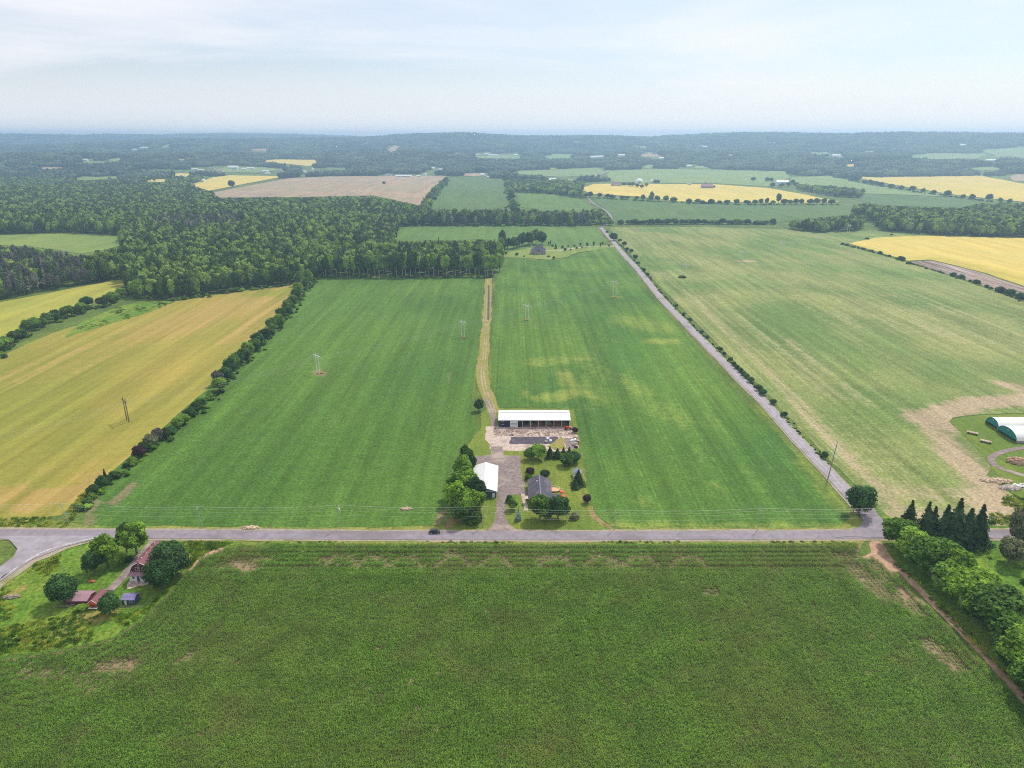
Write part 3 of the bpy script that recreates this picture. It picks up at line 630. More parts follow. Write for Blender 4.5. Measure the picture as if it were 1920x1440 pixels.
# geometry-node scatter for stuff nobody could count
def scatter(name, P, rz, sc, idx, sources, label, cat):
    col = bpy.data.collections.new(name+'_source')
    for k, me in enumerate(sources):
        so = bpy.data.objects.new('source_%02d' % k, me); col.objects.link(so)
    me = bpy.data.meshes.new(name); me.vertices.add(len(P)); me.vertices.foreach_set('co', np.asarray(P, np.float32).ravel())
    for nm, typ, key, val in (('rz', 'FLOAT', 'value', rz), ('sc', 'FLOAT_VECTOR', 'vector', sc), ('idx', 'INT', 'value', idx)):
        a = me.attributes.new(nm, typ, 'POINT'); a.data.foreach_set(key, np.asarray(val, np.int32 if typ == 'INT' else np.float32).ravel())
    o = obj(name, me)
    ng = bpy.data.node_groups.new(name, 'GeometryNodeTree')
    ng.interface.new_socket('Geometry', in_out='INPUT', socket_type='NodeSocketGeometry'); ng.interface.new_socket('Geometry', in_out='OUTPUT', socket_type='NodeSocketGeometry')
    N, Lk = ng.nodes, ng.links
    gi, go = N.new('NodeGroupInput'), N.new('NodeGroupOutput')
    m2p = N.new('GeometryNodeMeshToPoints'); iop = N.new('GeometryNodeInstanceOnPoints'); ci = N.new('GeometryNodeCollectionInfo')
    ci.inputs['Collection'].default_value = col; ci.inputs['Separate Children'].default_value = True; ci.inputs['Reset Children'].default_value = True
    def na(n, t):
        q = N.new('GeometryNodeInputNamedAttribute'); q.data_type = t; q.inputs['Name'].default_value = n
        return [s for s in q.outputs if s.enabled and s.name == 'Attribute'][0]
    Lk.new(gi.outputs[0], m2p.inputs[0]); Lk.new(m2p.outputs[0], iop.inputs['Points']); Lk.new(ci.outputs[0], iop.inputs['Instance'])
    iop.inputs['Pick Instance'].default_value = True
    Lk.new(na('idx', 'INT'), iop.inputs['Instance Index']); Lk.new(na('sc', 'FLOAT_VECTOR'), iop.inputs['Scale'])
    cx = N.new('ShaderNodeCombineXYZ'); Lk.new(na('rz', 'FLOAT'), cx.inputs[2]); Lk.new(cx.outputs[0], iop.inputs['Rotation'])
    Lk.new(iop.outputs[0], go.inputs[0])
    md = o.modifiers.new('scatter', 'NODES'); md.node_group = ng
    return tag(o, label, cat, None, 'stuff')

# ---- corn
LM['corn'] = None
PAL = [((0.038, 0.097, 0.012), (0.134, 0.250, 0.030)), ((0.12, 0.16, 0.045), (0.27, 0.29, 0.11))]
def corn_material(k):
    m, t, bs = new_mat('corn_leaf'); p = t.pos()
    n = t.noise(p, 1.3, 2, 0.7); big = t.noise(p, 0.020, 4, 0.6); mid = t.noise(p, 0.10, 3, 0.6)
    c = t.mix(t.ramp(n, 0.35, 0.65), PAL[k][0], PAL[k][1])
    c = t.mix(t.ramp(big, 0.42, 0.66, 0.0, 0.45), c, (0.120, 0.150, 0.032))
    c = t.mix(t.ramp(t.noise(p, 0.055, 3, 0.6), 0.50, 0.7, 0.0, 0.4), c, (0.13, 0.14, 0.040))
    c = t.mix(1.0, c, t.math('MULTIPLY', t.ramp(mid, 0.3, 0.7, 0.85, 1.15), t.ramp(t.rand(), 0, 1, 0.90, 1.10)), 'MULTIPLY')
    t.l.new(c, bs.inputs['Base Color']); bs.inputs['Roughness'].default_value = 0.7; bs.inputs['Specular IOR Level'].default_value = 0.05
    return m
CORN = corn_material(0); CORN_DRY = corn_material(1)
def corn_tile(seed, S_=1.52, rows=2, step=0.24, hm=2.0, mat=None, gap=0.04):
    rg = np.random.default_rng(seed); V = []; Q = []
    for r in range(rows):
        x0 = -S_/2+(r+.5)*S_/rows
        for k in range(int(S_/step)):
            if rg.random() < gap: continue
            x = x0+rg.normal()*.05; y = -S_/2+(k+.5)*step+rg.normal()*.04; h = hm*rg.uniform(.82, 1.12); a0 = rg.uniform(0, 3.14)
            for l in range(6):
                a = a0+math.pi*l+rg.normal()*.5; z = h*(.35+.11*l); ln = rg.uniform(.45, .75); w = rg.uniform(.045, .075)*1.5
                dx, dy = math.cos(a), math.sin(a); sx, sy = -dy*w, dx*w; n0 = len(V)
                z1 = z+ln*.42; z2 = z1-ln*rg.uniform(.05, .35)
                V += [(x, y, z), (x+dx*ln*.5-sx, y+dy*ln*.5-sy, z1), (x+dx*ln*.5+sx, y+dy*ln*.5+sy, z1), (x+dx*ln, y+dy*ln, z2)]
                Q += [(n0, n0+1, n0+2), (n0+1, n0+3, n0+2)]
            n0 = len(V); V += [(x-.03, y, 0), (x+.03, y, 0), (x, y, h*1.05)]; Q.append((n0, n0+1, n0+2))
    me = qmesh('corn_tile', np.array(V, float), np.array(Q)); me.materials.append(mat or CORN); return me
corn_src = [corn_tile(i) for i in range(10)] + [corn_tile(i+30, mat=CORN_DRY, gap=.22, hm=1.5) for i in range(3)]
cp = [at(*q) for q in CORN_POLY]; cw = [(q.x, q.y) for q in cp]
xs = np.arange(min(q[0] for q in cw), max(q[0] for q in cw), 1.52); ys = np.arange(80, 245, 1.52)
X, Y = np.meshgrid(xs, ys); X = X.ravel(); Y = Y.ravel()
rg = np.random.default_rng(5)
ins = np.ones(len(X), bool)
for dx, dy in ((-.6, -.6), (.6, .6), (-.6, .6), (.6, -.6)): ins &= pip(X+dx, Y+dy, cw)
X, Y = X[ins], Y[ins]
corn_bare = [(445,1058,470,1066,3.2,.95),(420,1062,500,1050,2.5,.7),(840,1040,856,1040,2.0,.9),(1015,1052,1060,1050,2.2,.8),(600,1054,640,1046,1.6,.6),(1325,1115,1340,1115,2.0,.75),(195,1255,245,1248,3.0,.95),(150,1270,180,1290,2.5,.5),(345,1240,362,1232,2.0,.7),(1600,1070,1660,1120,4,.75),(1690,1110,1715,1145,2.8,.95),(1740,1210,1790,1250,3.0,.9),(1640,1060,1660,1090,3,.6),(120,1270,50,1262,3,.4),(1120,1045,1150,1060,3,.5),(1300,1048,1320,1052,1.5,.5),(1620,1046,1570,1048,2.2,.8),(930,1040,950,1060,1.5,.45),(740,1043,700,1055,1.5,.4),(1210,1050,1225,1056,2,.5)]
for cx_ in (640,700,760,850,930,1040,1130,1200,1290): corn_bare += [(cx_-30,1062,cx_-10,1046,1.3,.72),(cx_-10,1046,cx_+18,1048,1.3,.72),(cx_+18,1048,cx_+32,1064,1.3,.72)]
wb = seg_w(X, Y, corn_bare)
wb = wb + rg.normal(size=len(X))*0.08
keep = wb+rg.normal(size=len(X))*.12 < 1.02; X, Y, wb = X[keep], Y[keep], np.clip(wb[keep], 0, 1)
# rows along the road on the headland, along the depth elsewhere
hz = 0.86+0.10*np.sin(X/37+1)*np.sin(Y/23)+rg.normal(size=len(X))*0.05
hz *= 1-0.12*(np.abs((X+200) % 9.12-4.56) < 0.8)*(Y < 224)
hz *= 1-0.25*((np.abs(Y-224) < 1.2) | (np.abs(Y-233) < .8))
hz *= 1-0.70*wb
sx_ = 1-0.25*wb
sick = rg.random(len(X)) < (wb-0.12)*1.5
# planter passes bend round the corner yard and run along the dirt track
def edge_dist(pts):
    W_ = [at(*q) for q in pts]; best = np.full(len(X), 1e9); ang = np.zeros(len(X))
    for a, b in zip(W_, W_[1:]):
        dx, dy = b.x-a.x, b.y-a.y; t_ = np.clip(((X-a.x)*dx+(Y-a.y)*dy)/(dx*dx+dy*dy), 0, 1)
        d_ = np.hypot(X-a.x-t_*dx, Y-a.y-t_*dy); k_ = d_ < best; best[k_] = d_[k_]; ang[k_] = math.atan2(dy, dx)-math.pi/2
    return best, ang
dl, al = edge_dist([(-120, 1245), (0, 1237), (140, 1216), (262, 1166), (348, 1078), (415, 1032)])
dr_, ar = edge_dist([(1606, 1040), (1700, 1100), (1858, 1262), (2090, 1510)])
nl = dl < 26; nr_ = (dr_ < 13) & ~nl
for dd_, kk in ((dl, nl), (dr_, nr_), (240-Y, (Y > 221) & ~nl & ~nr_)): hz *= np.where(kk & (dd_ % 3.04 < 1.0), 0.74, 1.0)
head = Y > 221
rz = np.where(nl, al, np.where(nr_, ar, np.where(head, math.pi/2, 0)))+np.where(rg.random(len(X)) < .5, math.pi, 0)
scatter('corn_crop', np.column_stack([X, Y, np.full(len(X), 0.05)]), rz, np.column_stack([sx_, sx_, hz]), np.where(sick, rg.integers(10, 13, len(X)), rg.integers(0, 10, len(X))), corn_src,
        'dense green corn standing in the foreground field below the road', 'corn')

# ---- tall weeds / rough grass in the corner yard and verges
def tuft(seed):
    rg = np.random.default_rng(seed); V = []; Q = []
    for i in range(60):
        a = rg.uniform(0, 6.28); r = rg.uniform(0, .9)**.5*0.95; x, y = math.cos(a)*r, math.sin(a)*r; b = rg.uniform(0, 6.28); h = rg.uniform(.3, .75)*(1.15-r*.6); l = rg.uniform(.1, .35); w = .11
        n0 = len(V); V += [(x-w*math.sin(b), y+w*math.cos(b), 0), (x+w*math.sin(b), y-w*math.cos(b), 0), (x+l*math.cos(b), y+l*math.sin(b), h)]; Q.append((n0, n0+1, n0+2))
    return np.array(V), np.array(Q)
LM['tuft'] = leaf_mat('rough_grass', (0.11, 0.21, 0.020), (0.22, 0.34, 0.030), (0.30, 0.30, 0.05), 0.35, 0.2)
LM['rough'] = leaf_mat('rough_weeds', (0.06, 0.13, 0.020), (0.12, 0.22, 0.025), (0.13, 0.20, 0.03), 0.35, 0.2)
tufts = []
for i in range(4):
    v, q = tuft(i); me = qmesh('tuft', v, q); me.materials.append(LM['tuft']); tufts.append(me)
for i in range(2):
    v, q = tuft(i+9); me = qmesh('tuft', v, q); me.materials.append(LM['rough']); tufts.append(me)
def poly_points(poly, d, seed, jit=.5, world=False):
    w = poly if world else [(lambda q: (q.x, q.y))(at(*q)) for q in poly]
    xs = np.arange(min(q[0] for q in w), max(q[0] for q in w), d); ys = np.arange(min(q[1] for q in w), max(q[1] for q in w), d)
    X, Y = np.meshgrid(xs, ys); rg = np.random.default_rng(seed)
    X = X.ravel()+rg.uniform(-jit, jit, X.size)*d; Y = Y.ravel()+rg.uniform(-jit, jit, Y.size)*d
    k = pip(X, Y, w); return X[k], Y[k], rg
GX, GY, GS, GI = [], [], [], []
def grass(poly, d, s, seed, thr=0.0, fr=0.02, kinds=(0, 6)):
    X, Y, rg = poly_points(poly, d, seed)
    n = np.sin(X*fr*5+seed)*np.sin(Y*fr*6+1)+0.6*np.sin(X*fr*14+Y*fr*11)+rg.normal(size=len(X))*.25
    k = n > thr; X, Y, n = X[k], Y[k], n[k]
    GX.append(X); GY.append(Y); GS.append(s*rg.uniform(.6, 1.3, len(X))); GI.append(np.where(n > .9, rg.integers(4, 6, len(X)), rg.integers(kinds[0], min(kinds[1], 5), len(X))))
grass([(0,1180),(60,1165),(140,1150),(250,1150),(300,1120),(310,1110),(262,1164),(205,1195),(140,1210),(60,1222),(-60,1235),(-60,1190)], 1.3, 1.0, 1, -0.3)
grass([(-60,1145),(0,1108),(60,1062),(110,1042),(120,1050),(60,1110),(20,1160),(-60,1190)], 1.3, 1.0, 2, -0.1)
grass([(330,1015),(440,1017),(420,1024),(385,1038),(350,1070),(345,1060),(362,1040)], 1.0, 1.1, 3, -0.8)
grass([(-160,975),(0,973),(95,970),(100,977),(98,988),(0,991),(-160,991)], 1.6, 1.1, 4, -0.6)
grass([(110,968),(150,932),(172,910),(176,916),(150,960),(125,990),(100,988)], 1.4, 1.2, 5, -0.7)
grass([(460,1017),(1000,1014),(1600,1014),(1615,1020),(1000,1020),(470,1022)], 1.6, 0.9, 6, 0.1)
grass([(1660,1015),(1750,1012),(1920,1010),(1960,1200),(1920,1240),(1830,1150),(1700,1040)], 2.0, 0.9, 7, 0.5)
grass([(1670,1050),(1700,1070),(1800,1170),(1920,1290),(1920,1300),(1800,1185),(1720,1100)], 1.1, 0.9, 8, -0.4)
grass([(1890,925),(1920,935),(1980,960),(1900,984),(1830,984),(1850,975)], 1.4, 1.1, 9, -0.8)
grass([(232,572),(330,560),(420,551),(330,566),(262,592),(190,612),(130,628),(200,585)], 4.0, 1.8, 12, 0.2)
X = np.concatenate(GX); Y = np.concatenate(GY); s = np.concatenate(GS); rg = np.random.default_rng(8)
scatter('rough_grass', np.column_stack([X, Y, hgt(X, Y)+0.08]), rg.uniform(0, 6.28, len(X)), np.column_stack([s, s, s*rg.uniform(.7, 1.4, len(X))]), np.concatenate(GI), tufts, 'lush rough grass and weeds on verges and around the corner farmhouse', 'grass')

# ---- woods
def mid_crown(seed, shape, mat, n=850, leaf=0.95):
    me = crown_mesh('wood_crown', seed, shape, n, leaf, 6, 0.22); me.materials.append(LM[mat])
    return me
def bare_crown(seed):
    rg = np.random.default_rng(seed); b = MB(); b.tube((0, 0, 0), (0, 0, .98), .03, .008, 4)
    for i in range(26):
        z = rg.uniform(.25, .95); a = rg.uniform(0, 6.28); l = (1.05-z)*rg.uniform(.5, 1.2); b.tube((0, 0, z), (math.cos(a)*l, math.sin(a)*l, z+.08), .018, .008, 3)
    me = mesh('bare_crown', b.v, b.f); me.materials.append(BARK_PALE); return me
wood_src = [mid_crown(i+20, 'round', 'wood') for i in range(4)] + [mid_crown(i+30, 'ball', 'wood') for i in range(3)] + [mid_crown(41, 'tall', 'grey'), mid_crown(42, 'tall', 'grey'), mid_crown(43, 'fir', 'spruce', 500, 1.4), bare_crown(1)]
def woods(name, poly, d, hr, rr_, label, seed=1, grey=(), keepout=(), spread=1.0, fields=True, conif=0.04):
    X, Y, rg = poly_points(poly, d, seed, 0.42)
    r = np.hypot(X, Y); z = hgt(X, Y); h = rg.uniform(hr[0], hr[1], len(X)); h *= 1+0.12*np.sin(X/60)*np.sin(Y/75)
    px, py = project(X, Y, z); tx, ty = project(X, Y, z+h*0.85)
    ok = np.ones(len(X), bool)
    for f in (FIELD_PX if fields else []):
        ok &= ~pip(px, py, f)
        if np.mean([q[1] for q in f]) < 482: ok &= ~pip(tx, ty, f) & ~pip((px+tx)/2, (py+ty)/2, f)
    for f in keepout: ok &= ~pip(px, py, f)
    if TREES_XY:
        tx_ = np.array(TREES_XY)
        for i in range(0, len(X), 4000):
            dd = np.min(np.hypot(X[i:i+4000, None]-tx_[None, :, 0], Y[i:i+4000, None]-tx_[None, :, 1]), axis=1)
            ok[i:i+4000] &= dd > d*0.75
    X, Y, z, h, px, py = X[ok], Y[ok], z[ok], h[ok], px[ok], py[ok]
    idx = rg.integers(0, 7, len(X)); idx[rg.random(len(X)) < conif] = 9
    for g, pr in grey:
        k = pip(px, py, g) & (rg.random(len(X)) < pr); idx[k] = rg.choice([7, 8, 7, 8, 10], k.sum())
    rad_ = rg.uniform(rr_[0], rr_[1], len(X))*spread; rad_[idx == 9] *= .6
    scatter(name, np.column_stack([X, Y, z]), rg.uniform(0, 6.28, len(X)), np.column_stack([rad_, rad_, h]), idx, wood_src, label, 'woods')
    print(name, len(X))
# ------------------------------------------------------------------ trees one can count
def ordw(n):
    one = ['', 'first', 'second', 'third', 'fourth', 'fifth', 'sixth', 'seventh', 'eighth', 'ninth', 'tenth', 'eleventh', 'twelfth', 'thirteenth', 'fourteenth', 'fifteenth', 'sixteenth', 'seventeenth', 'eighteenth', 'nineteenth']
    tens = {2: 'twenty', 3: 'thirty', 4: 'forty', 5: 'fifty'}
    if n < 20: return one[n]
    if n % 10 == 0: return tens[n//10][:-1]+'ieth'
    return tens[n//10]+'-'+one[n % 10]
def row(spots, mats, look, where, group, shape='round', sizes=None, every=None, **kw):
    """spots: (px,py[,r,h[,shape,mat]])"""
    for i, s in enumerate(spots):
        r, h = (s[2], s[3]) if len(s) > 3 else sizes(i)
        sh = s[4] if len(s) > 4 else shape; mt = s[5] if len(s) > 5 else mats[i % len(mats)]
        lk = {'maroon': 'maroon', 'olive': 'grey-brown', 'bright': 'bright green', 'dark': 'dark green', 'spruce': 'dark conifer', 'grey': 'greyish'}.get(mt, look)
        tree_px(s[0], s[1], r, h, sh, mt, '%s %s, %s from %s' % (lk, 'bush' if sh == 'bush' else 'tree', ordw(i+1), where), group=group, **kw)
def interp_line(pts, n, jx=0, jy=0, seed=0):
    rg = random.Random(seed); W_ = [at(*p) for p in pts]; L = [0]
    for a, b in zip(W_, W_[1:]): L.append(L[-1]+(b-a).length)
    out = []
    for i in range(n):
        d = L[-1]*(i+.5)/n+rg.uniform(-.3, .3)*L[-1]/n
        k = max(j for j in range(len(L)-1) if L[j] <= max(d, 0)); f = (d-L[k])/(L[k+1]-L[k])
        out.append((pts[k][0]+(pts[k+1][0]-pts[k][0])*f+rg.uniform(-jx, jx), pts[k][1]+(pts[k+1][1]-pts[k][1])*f+rg.uniform(-jy, jy)))
    return out
T = tree_px
# central farmyard
T(898, 771, 3.3, 8.5, 'tall', 'spruce', 'lone dark bushy conifer beside the field lane above the farmyard', name='conifer_tree')
g = 'trees between the left soybean field and the white machine shed'
T(875, 880, 4.2, 14, 'tall', 'green', 'tall conical tree at the top end of the row beside the white shed', group=g)
T(886, 884, 2.8, 9, 'tall', 'dark', 'dark narrow tree tucked behind the top left corner of the white shed', group=g)
T(866, 908, 4.8, 12.5, 'open', 'bright', 'bright green tree second from the top of the shed row', group=g)
T(862, 932, 5.8, 13, 'open', 'maple', 'broad tree left of the white shed middle', group=g)
T(893, 943, 4.9, 12.5, 'open', 'dark', 'dark feathery tree overhanging the white shed roof', group=g)
T(857, 966, 6.0, 15, 'open', 'bright', 'large bright green tree at the field edge, leftmost of the shed row', group=g)
T(876, 972, 6.0, 14, 'round', 'maple', 'large tree in the middle of the lower shed row', group=g)
T(892, 968, 5.2, 12.5, 'open', 'bright', 'bright yellow-green tree in front of the near corner of the white shed', group=g)
T(864, 980, 5.2, 9, 'open', 'maple', 'lowest broad tree nearest the road below the shed row', group=g)
T(888, 981, 4.4, 7.5, 'bush', 'green', 'green shrub just behind the roadside pole beside the driveway', group=g)
T(868, 894, 4.3, 11.5, 'round', 'green', 'mid green tree below the tall conical one beside the white shed', group=g)
T(851, 947, 4.4, 11, 'open', 'maple', 'tree at the soybean edge halfway down the shed row', group=g)
T(879, 926, 4.6, 12, 'open', 'maple', 'tree pressed against the left eave of the white shed', group=g)
g = 'hedge trees along the back of the lawn'
T(992, 862, 3.4, 6.5, 'ball', 'green', 'round tree at the left end of the lawn hedge', group=g)
T(1009, 861, 4.3, 8.2, 'round', 'green', 'tallest rounded tree second from the left of the lawn hedge', group=g)
T(1031, 859, 3.4, 6.2, 'spruce', 'spruce', 'first pointed spruce right of the rounded hedge trees', group=g)
T(1045, 859, 3.2, 5.4, 'spruce', 'spruce', 'second pointed spruce in the lawn hedge', group=g)
T(1056, 858, 3.0, 5.4, 'spruce', 'spruce', 'third pointed spruce in the lawn hedge', group=g)
T(1067, 859, 3.2, 6.0, 'spruce', 'spruce', 'fourth pointed spruce in the lawn hedge', group=g)
T(1062, 873, 4.0, 6.6, 'round', 'green', 'rounded tree standing in front of the hedge spruces', group=g)
T(1077, 868, 3.5, 6.2, 'ball', 'dark', 'dark round tree at the right end of the lawn hedge', group=g)
T(993, 886, 2.5, 3.4, 'bush', 'maroon', 'maroon shrub between the gravel court and the lawn')
T(992, 900, 2.6, 3.6, 'bush', 'green', 'green shrub at the far left corner of the dark roofed house')
T(1022, 897, 2.6, 4.6, 'ball', 'spruce', 'dark round tree just behind the dark roofed house', name='leafy_tree')
T(1084, 910, 4.0, 8.0, 'spruce', 'spruce', 'tall spruce in front of the grey garden shed')
T(1079, 917, 2.4, 4.4, 'fir', 'spruce', 'short rounded conifer at the foot of the garden shed spruce')
T(1101, 943, 2.1, 4.4, 'ball', 'maroon', 'small ball-shaped maroon tree at the edge of the lawn and soybeans', name='ornamental_tree', thin=True)
T(1012, 974, 5.0, 11.2, 'round', 'maple', 'left of the two big trees in front of the dark roofed house')
T(1027, 976, 3.6, 8.5, 'round', 'dark', 'dark middle tree between the two big trees in front of the house')
T(1046, 974, 5.4, 10.6, 'round', 'dark', 'right of the two big trees in front of the dark roofed house')
T(1077, 973, 2.5, 3.8, 'bush', 'olive', 'brownish bush on the front lawn right of the big trees')
T(955, 940, 2.1, 3.9, 'bush', 'dark', 'small dark bush at the lawn corner beside the driveway')
T(961, 956, 2.6, 5.4, 'round', 'green', 'small green tree on the front lawn beside the driveway')
T(972, 976, 1.9, 6.0, 'spruce', 'blue', 'small blue spruce on the front lawn')
T(991, 936, 1.3, 2.2, 'bush', 'dark', 'low dark bush by the front door path of the house')
T(1078, 812, 2.0, 3.4, 'ball', 'maroon', 'black-red round bush beside the red machine in the yard', cat='shrub', name='shrub', trunk=False)
# corner farmhouse
T(257, 1040, 6.4, 14, 'open', 'maple', 'tall leaning tree by the road left of the red roofed house')
T(238, 1036, 4.5, 12, 'open', 'dark', 'dark tree behind the bright one near the road junction')
T(203, 1062, 5.6, 13, 'open', 'bright', 'bright lime green tree on the corner lawn')
T(178, 1073, 4.4, 8.6, 'round', 'dark', 'dark tree below the lime green one on the corner lawn')
T(227, 1063, 2.0, 4.5, 'open', 'bright', 'little bright sapling beside the drive of the red roofed house', thin=True)
T(242, 1051, 2.0, 2.0, 'bush', 'dark', 'low dark bush along the drive left of the red roofed house')
T(119, 1130, 5.7, 10.5, 'ball', 'dark', 'big round dark tree beside the pink roofed shed')
T(206, 1152, 3.9, 8.0, 'ball', 'dark', 'round dark tree between the orange and violet sheds')
T(322, 1072, 6.4, 13.5, 'ball', 'dark', 'upper of the two dark trees right of the red roofed house')
T(334, 1080, 5.6, 12.5, 'ball', 'spruce', 'rightmost dark tree of the clump right of the red roofed house', name='leafy_tree')
T(306, 1104, 6.2, 12.0, 'ball', 'dark', 'lower of the two dark trees right of the red roofed house')
T(154, 1144, 2.6, 2.2, 'bush', 'bright', 'bright green bush in front of the pink roofed shed')
T(402, 1020, 1.2, 1.6, 'bush', 'green', 'tiny bush on the verge right of the house drive')
# lone roadside tree, spruces, maple row
T(1610, 963, 6.6, 14.0, 'ball', 'dark', 'lone big round tree standing over the side road junction')
T(1546, 860, 1.9, 4.0, 'ball', 'dark', 'small round tree beside the side road next to the tall brown pole')
sp = [(1699,1003,5.6,15.5),(1730,1009,5.6,16),(1744,1004,5.0,13),(1765,1013,6.4,15.5),(1785,1018,7.2,19.5),(1808,1022,7.4,16),(1829,1019,6.6,17)]
wh = ['leftmost spruce of the row behind the maples', 'slim spruce second in the row behind the maples', 'short spruce third in the row behind the maples', 'fourth spruce in the row behind the maples', 'tallest spruce in the row behind the maples', 'broad spruce right of the tallest one', 'rightmost spruce of the row beside the road']
for s, w_ in zip(sp, wh): T(s[0], s[1], s[2], s[3], 'spruce', 'spruce', w_, group='dark spruces by the crossroads')
T(1890, 1056, 5.6, 11.5, 'tall', 'olive', 'grey-brown bushy conifer on the grass slope near the right edge', name='conifer_tree')
T(1915, 1030, 6.5, 20, 'tall', 'olive', 'tall grey-brown conifer at the right edge beside the road', name='conifer_tree')
T(1935, 1010, 6.5, 19, 'tall', 'olive', 'tall olive conifer cut by the right edge of the photo', name='conifer_tree')
mp = [(1684,1026,8.0,12.5,'maple'),(1708,1044,7.4,12,'green'),(1742,1078,9.6,16,'maple'),(1722,1066,6.5,11.5,'bright'),(1785,1106,7.2,15.5,'bright'),(1812,1134,9.4,15,'maple'),(1772,1112,7.2,11.5,'green'),(1862,1182,10.4,15.5,'green'),(1828,1166,7,12,'bright'),(1890,1222,7.6,13,'maple'),(1918,1262,8.6,14.5,'bright'),(1898,1254,6.5,10.5,'dark'),(1962,1230,9.5,15,'maple'),(1942,1312,8,13,'maple'),(1985,1360,8.5,13,'green')]
ml = ['broad tree at the crossroads end of the maple row', 'low tree behind the first maple of the row', 'big domed maple second along the row', 'light green low crown in front of the second maple', 'light green tall crown third along the maple row', 'broad dark maple fourth along the row', 'low crown against the dirt track below the light green maple', 'widest maple of the row, bulging over the grass slope', 'light green low crown below the widest maple', 'crown just past the widest maple', 'maple near the right edge of the photo', 'dark low crown at the track side near the right edge', 'maple cut by the right edge, upper one', 'maple cut by the right edge, lower one', 'last maple of the row beyond the right edge']
for s, l in zip(mp, ml): T(s[0], s[1], s[2], s[3], 'round', s[4], l, group='maples along the dirt track')
T(1925, 1095, 2.5, 2.4, 'bush', 'dark', 'low dark bush on the grass slope at the right edge')
# left hedgerow
hl = [(178,926,3.6,6,'bush','dark'),(192,918,3.0,7,'round','dark'),(200,908,2.2,7.5,'fir','spruce'),(236,876,2.0,2.8,'bush','hedge'),(250,868,2.6,4,'bush','hedge'),(262,857,3.8,6,'round','maroon'),(270,850,3.4,6,'round','hedge'),(284,840,4.2,7.5,'round','olive'),(297,830,3.6,9,'tall','grey'),(310,822,3.6,6,'round','hedge'),(322,812,3.6,5.5,'bush','dark'),(334,803,4.0,6.5,'round','hedge'),(346,795,3.6,6,'round','hedge'),(356,783,3.6,6,'round','dark'),(368,774,4,6.5,'round','hedge'),(378,764,3.6,6,'round','green'),(389,750,3,3,'bush','bright'),(403,742,3,4,'bush','hedge'),
 (412,732,5,9,'round','hedge'),(410,722,4.5,11,'tall','grey'),(424,716,5,11,'round','dark'),(432,704,5,12,'round','dark'),(440,694,5,11,'round','hedge'),(448,688,5,11,'round','dark'),(458,678,5,10,'round','hedge'),(466,668,5.4,11,'round','green'),(478,658,5,10,'round','hedge'),(484,648,5,11,'round','dark'),(497,640,5.4,10,'round','hedge'),(505,629,4.6,8,'bush','dark'),(510,620,5.2,11,'round','hedge'),(524,612,5.2,11,'round','green'),(528,601,5,12,'round','hedge'),(540,592,5,9,'round','dark'),(540,583,5.4,11,'round','hedge'),(550,575,5.4,12,'round','hedge'),(556,563,5.6,12,'round','dark'),(560,552,5.6,13,'round','hedge'),(572,544,5.4,15,'tall','hedge'),(580,533,5.6,18,'tall','green'),(562,536,6,16,'round','hedge')]
row(hl, ['hedge'], 'green', 'the road in the hedgerow left of the soybean field', 'hedgerow between the golden wheat and the soybeans')
hu = [(-60,690),(-38,676),(-18,665),(2,657),(12,650),(28,640),(40,634),(52,624),(66,618),(78,613),(90,606),(104,603),(114,596),(128,592),(144,590),(152,582),(164,575),(190,574),(204,569),(214,565),(228,556),(238,552)]
rs = random.Random(4)
row(hu, ['hedge', 'dark', 'hedge', 'green', 'hedge'], 'mid green', 'the left end of the hedgerow above the golden wheat', 'hedgerow between the two wheat fields', sizes=lambda i: (rs.uniform(4.6, 6.6), rs.uniform(7, 11)))
# wood edge with pale trunks
we = interp_line([(600,519.5),(760,519),(930,518)], 38, 0.5, 1.2, 2)
row(we, ['wood', 'wood', 'green', 'wood', 'hedge'], 'tall pale-stemmed', 'the left along the wood edge above the soybeans', 'trees along the straight wood edge', shape='tall', sizes=lambda i: (rs.uniform(5.0, 7.0), rs.uniform(25, 30)), lift=0.20, pale=True, thin=True)
wr = interp_line([(936,512),(938,480),(942,458)], 7, 1, 0, 3)
row(wr, ['wood', 'hedge'], 'tall green', 'the near end up the right side of the wood', 'trees along the right side of the wood', sizes=lambda i: (rs.uniform(5.5, 7), rs.uniform(21, 26)))
wg = interp_line([(246,556),(330,561),(400,550),(470,540),(545,531)], 30, 1, 1, 5)
row(wg, ['wood', 'hedge', 'wood', 'dark'], 'leafy green', 'the left along the wood edge above the golden wheat', 'trees along the wood edge above the wheat', sizes=lambda i: (rs.uniform(5.5, 7.5), rs.uniform(16, 21)))
# side road bushes
sr = [(1138,437,3,4),(1150,452,7,13,'round','dark'),(1163,452,3.5,5,'bush','dark'),(1170,461,4.5,7),(1176,470,3.5,5),(1183,474,3.5,6),(1191,486,4,6.5),(1197,494,3.5,3.5,'bush','dark'),(1207,510,2.8,5),(1214,518,3,4.5),(1219,521,2.2,2.2,'bush','hedge'),(1240,550,1.5,2),(1268,575,2,2.6),(1282,592,2.0,3.4),(1294,604,2.0,4),(1315,625,2,2.6),(1326,635,2,3),(1350,659,2.3,3.6),(1358,667,1.6,3.2),(1369,678,2,3.6),(1375,686,2,3.4),(1381,692,2.2,3.4),(1387,698,2.2,3.4),(1393,704,2.2,3.2),(1399,709,2.2,3.4),(1407,717,2.6,4),(1422,733,2.6,4.2),(1430,741,2.6,4.2),(1449,758,2.4,3.4),(1471,782,1.9,3.6)]
row([s if len(s) > 4 else (*s, 'ball', 'dark') for s in sr], ['dark'], 'dark', 'the far end of the side road hedge', 'bushes along the right side of the side road')
T(1280, 521, 5.0, 3.4, 'bush', 'dark', 'isolated low dark bush in the pale hay field')
